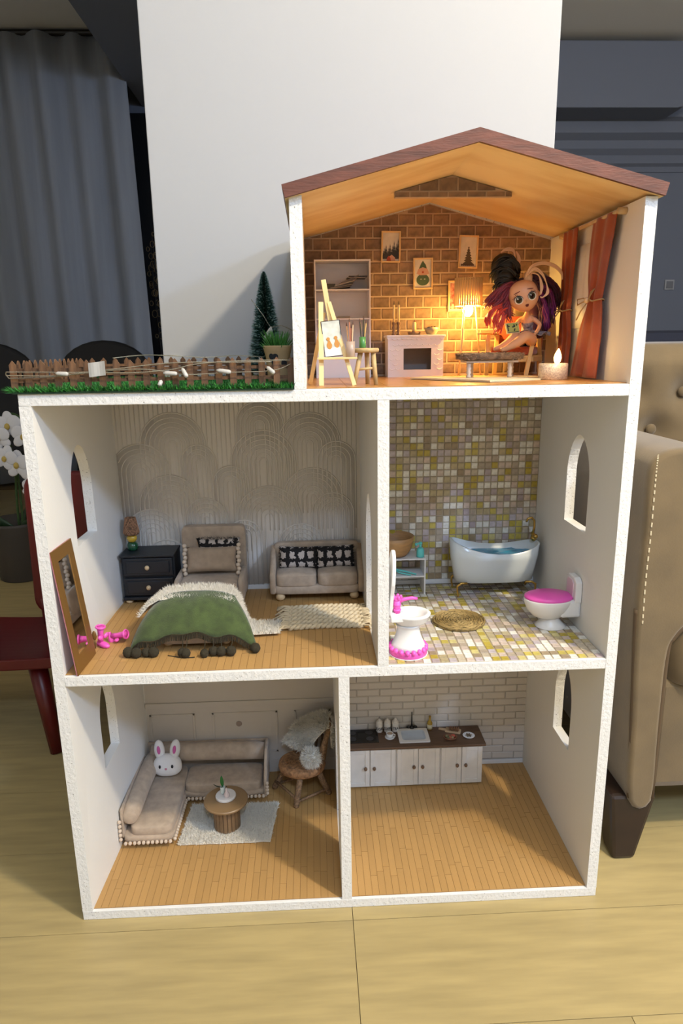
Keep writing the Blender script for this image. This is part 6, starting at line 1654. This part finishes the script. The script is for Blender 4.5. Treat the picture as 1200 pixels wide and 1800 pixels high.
# --- red plastic chair behind the left wall
redm = mat('red_plastic', (88, 9, 9), .35)
rc_ = thing('red_chair', 'red plastic chair standing behind the left side of the dollhouse', 'chair', (0, 0, 0))
q = MB(); q.prism(rr_(.20, .21, .05), lambda u, v, w_: (-.165 + u, .800 + w_ + .12 * (v + .21) * .5, .52 + v), .028, 0)
q.build('backrest', redm, rc_, bevel=.008)
q = MB(); q.box((-.165, .838, .655), (.30, .030, .030)); q.build('back_rim', redm, rc_, bevel=.01)
def seat_f(u, v):
    x = -.62 + .50 * u; y = .565 + .30 * v
    return (x, y, .268 + .014 * (2 * u - 1) ** 2 + .012 * (2 * v - 1) ** 2)
q = MB(); q.grid(seat_f, 16, 12, thick=.03); q.build('seat', redm, rc_, smooth=False, bevel=.004)
for (a, b) in (((-.57, .60), (-.62, .56)), ((-.30, .62), (-.255, .575)), ((-.57, .82), (-.62, .88)), ((-.17, .82), (-.12, .90)), ((-.42, .83), (-.405, .905))):
    q = MB(); q.tube([(a[0], a[1], .262), (b[0], b[1], 0)], [.026, .018], 10); q.build('leg', redm, rc_, smooth=True)
for s in (-.335, .0):
    q = MB(); q.tube([(s, .83, .25), (s, .815, .36)], .018, 10); q.build('back_post', redm, rc_, smooth=True)
# --- orchid in a grey floor pot
orc = thing('orchid', 'white orchid in a large grey floor pot left of the dollhouse', 'potted plant', (-.955, 2.10, 0))
q = MB(); q.lathe([(.105, 0), (.110, .005), (.135, .270), (.140, .285), (.128, .285), (.122, .24), (0, .235)], n=40); q.build('pot', mat('grey_pot', (72, 66, 60), .6), orc, smooth=True)
wp = mat('orchid_petal', (232, 230, 232), .6); yc_ = mat('orchid_centre', (206, 176, 90), .6); stm = mat('orchid_stem', (60, 84, 40), .6)
q = MB(); q.tube(smooth_path([(.02, 0, .23), (.03, -.01, .50), (.02, -.04, .70), (.06, -.08, .79), (.12, -.10, .77), (.16, -.11, .70)]), .006, 8); q.build('stem', stm, orc, smooth=True)
q = MB(); q.tube(smooth_path([(.0, 0, .23), (.02, -.02, .45), (.06, -.06, .58), (.13, -.10, .56), (.18, -.12, .48)]), .006, 8); q.build('stem', stm, orc, smooth=True)
for k in range(5):
    a = 2 * PI * k / 5 + .5
    leaf(orc, (.02 * math.cos(a), .02 * math.sin(a), .235), (.22 * math.cos(a), .22 * math.sin(a), .31), .035, mat('orchid_leaf', (40, 66, 36), .45))
def flower(c, s, tw):
    f_ = bpy.data.objects.new('flower', None); q = MB()
    c = Vector(c)
    R_ = RX(-.15) @ RZ(tw)
    for k in range(5):
        a = 2 * PI * k / 5 + PI / 2 + tw; rx_ = (.052 if k in (1, 4) else .036) * s; ln_ = .040 * s
        q.ell(c + Vector((math.cos(a) * ln_ * .75, -.004 * k * s, math.sin(a) * ln_ * .75)), (ln_ * .78, .006 * s, rx_ * .62), 14, 8, rot=RY(-a))
    bpy.data.objects.remove(f_)
    fo = q.build('flower', wp, orc, smooth=True)
    q = MB(); q.ell(c + Vector((0, -.022 * s, -.004)), (.011 * s, .012 * s, .014 * s), 12, 8); q.build('flower_centre', yc_, fo, smooth=True)
for c, s, tw in (((.060, -.10, .745), 1.05, .1), ((.135, -.13, .700), 1.0, -.2), ((.020, -.12, .690), .95, .4), ((.095, -.14, .575), 1.05, .0), ((.165, -.15, .535), 1.0, .3), ((.150, -.16, .470), .75, -.4), ((.045, -.14, .605), .95, -.3), ((.205, -.15, .430), .6, .2)): flower(c, s, tw)
# --- black dining chairs and curtain at the far left
blk = mat('black_upholstery', (16, 15, 17), .7)
for k, (x, y, rz, lab) in enumerate(((-1.38, 3.0, .2, 'black dining chair with rounded back at the far left'), (-.68, 3.05, -.1, 'black dining chair with rounded back near the white column'))):
    c = thing('dining_chair', lab, 'chair', (x, y, 0), rz, 'black dining chairs in the dark background')
    q = MB(); q.prism([(-.26, .50), (.26, .50), (.27, .92)] + arc((0, .92), .27, 0, PI, 14, ry=.20) + [(-.27, .92)], lambda u, v, w_: (u, w_ + .08 * (v - .5), v), -.20, -.26); q.build('backrest', blk, c, bevel=.02)
    q = MB(); q.ell((0, .06, .50), (.27, .27, .06), 28, 12, px=.35); q.build('seat', blk, c, smooth=True)
    for sx_ in (-1, 1):
        for y_ in (-.18, .28):
            q = MB(); q.cyl((sx_ * .20, y_, .47), (sx_ * .23, y_ * 1.1, 0), .022, .014); q.build('leg', blk, c)
tbl = thing('dining_table', 'dark dining table behind the black chairs', 'table', (-1.75, 3.75, 0))
q = MB(); q.box((0, 0, .83), (1.6, .7, .05)); q.build('table_top', mat('black_table', (20, 18, 18), .4), tbl, bevel=.008)
for sx_ in (-1, 1):
    for y_ in (-1, 1):
        q = MB(); q.box((sx_ * .72, y_ * .27, .40), (.07, .07, .80)); q.build('leg', MATS['black_table'], tbl)
ctm = mat('grey_sheer_curtain', (152, 157, 166), .9, var=.08, vscale=3, stretch=(6, 1, .3))
cu2 = thing('window_curtain', 'floor-length grey curtain in soft pleats at the far left', 'curtain', (0, 0, 0))
q = MB(); q.grid(lambda u, v: (-3.0 + (2.17 + .07 * (1 - v)) * u, 4.45 + .035 * math.sin(u * 58) + .02 * math.sin(u * 23 + 1), 0.02 + 3.24 * v), 220, 6, thick=.004); q.build('cloth', ctm, cu2, smooth=True)
q = MB(); q.cyl((-3.1, 4.47, 3.27), (-.86, 4.47, 3.27), .02); q.build('curtain_rail', MATS['black_table'], cu2)
# dark sequinned branch ornament between curtain and column
orn = thing('branch_ornament', 'tall dark branch ornament with glittering gold loops beside the column', 'ornament', (-.70, 4.62, 0))
q = MB(); q.lathe([(.10, 0), (.11, .02), (.08, .45), (.10, .60), (.085, .60), (.06, .45), (0, .3)], n=28); q.build('vase', MATS['black_table'], orn, smooth=True)
glm = mat('gold_glitter', (150, 130, 96), .3, metal=.6)
for k in range(7):
    a = 2 * PI * k / 7; h = 1.75 + .12 * (k % 3)
    q = MB(); pth = smooth_path([(.02 * math.cos(a), .02 * math.sin(a), .5), (.05 * math.cos(a), .05 * math.sin(a), 1.0), (.05 * math.cos(a) - .02, .06 * math.sin(a), 1.5), (.03 * math.cos(a) - .045, .04 * math.sin(a), h)], 6); q.tube(pth, .006, 6); br = q.build('branch', blk, orn, smooth=True)
    q = MB()
    for i in range(8, len(pth) - 1, 1):
        c = pth[i] + Vector((random.uniform(-.03, .03), -.02, 0)); r = random.uniform(.010, .022)
        q.tube([c + Vector((r * math.cos(b), .004, r * 1.4 * math.sin(b))) for b in [2 * PI * j / 10 for j in range(10)]], .0022, 4, closed=True)
    stuff(q.build('gold_loops', glm, br))
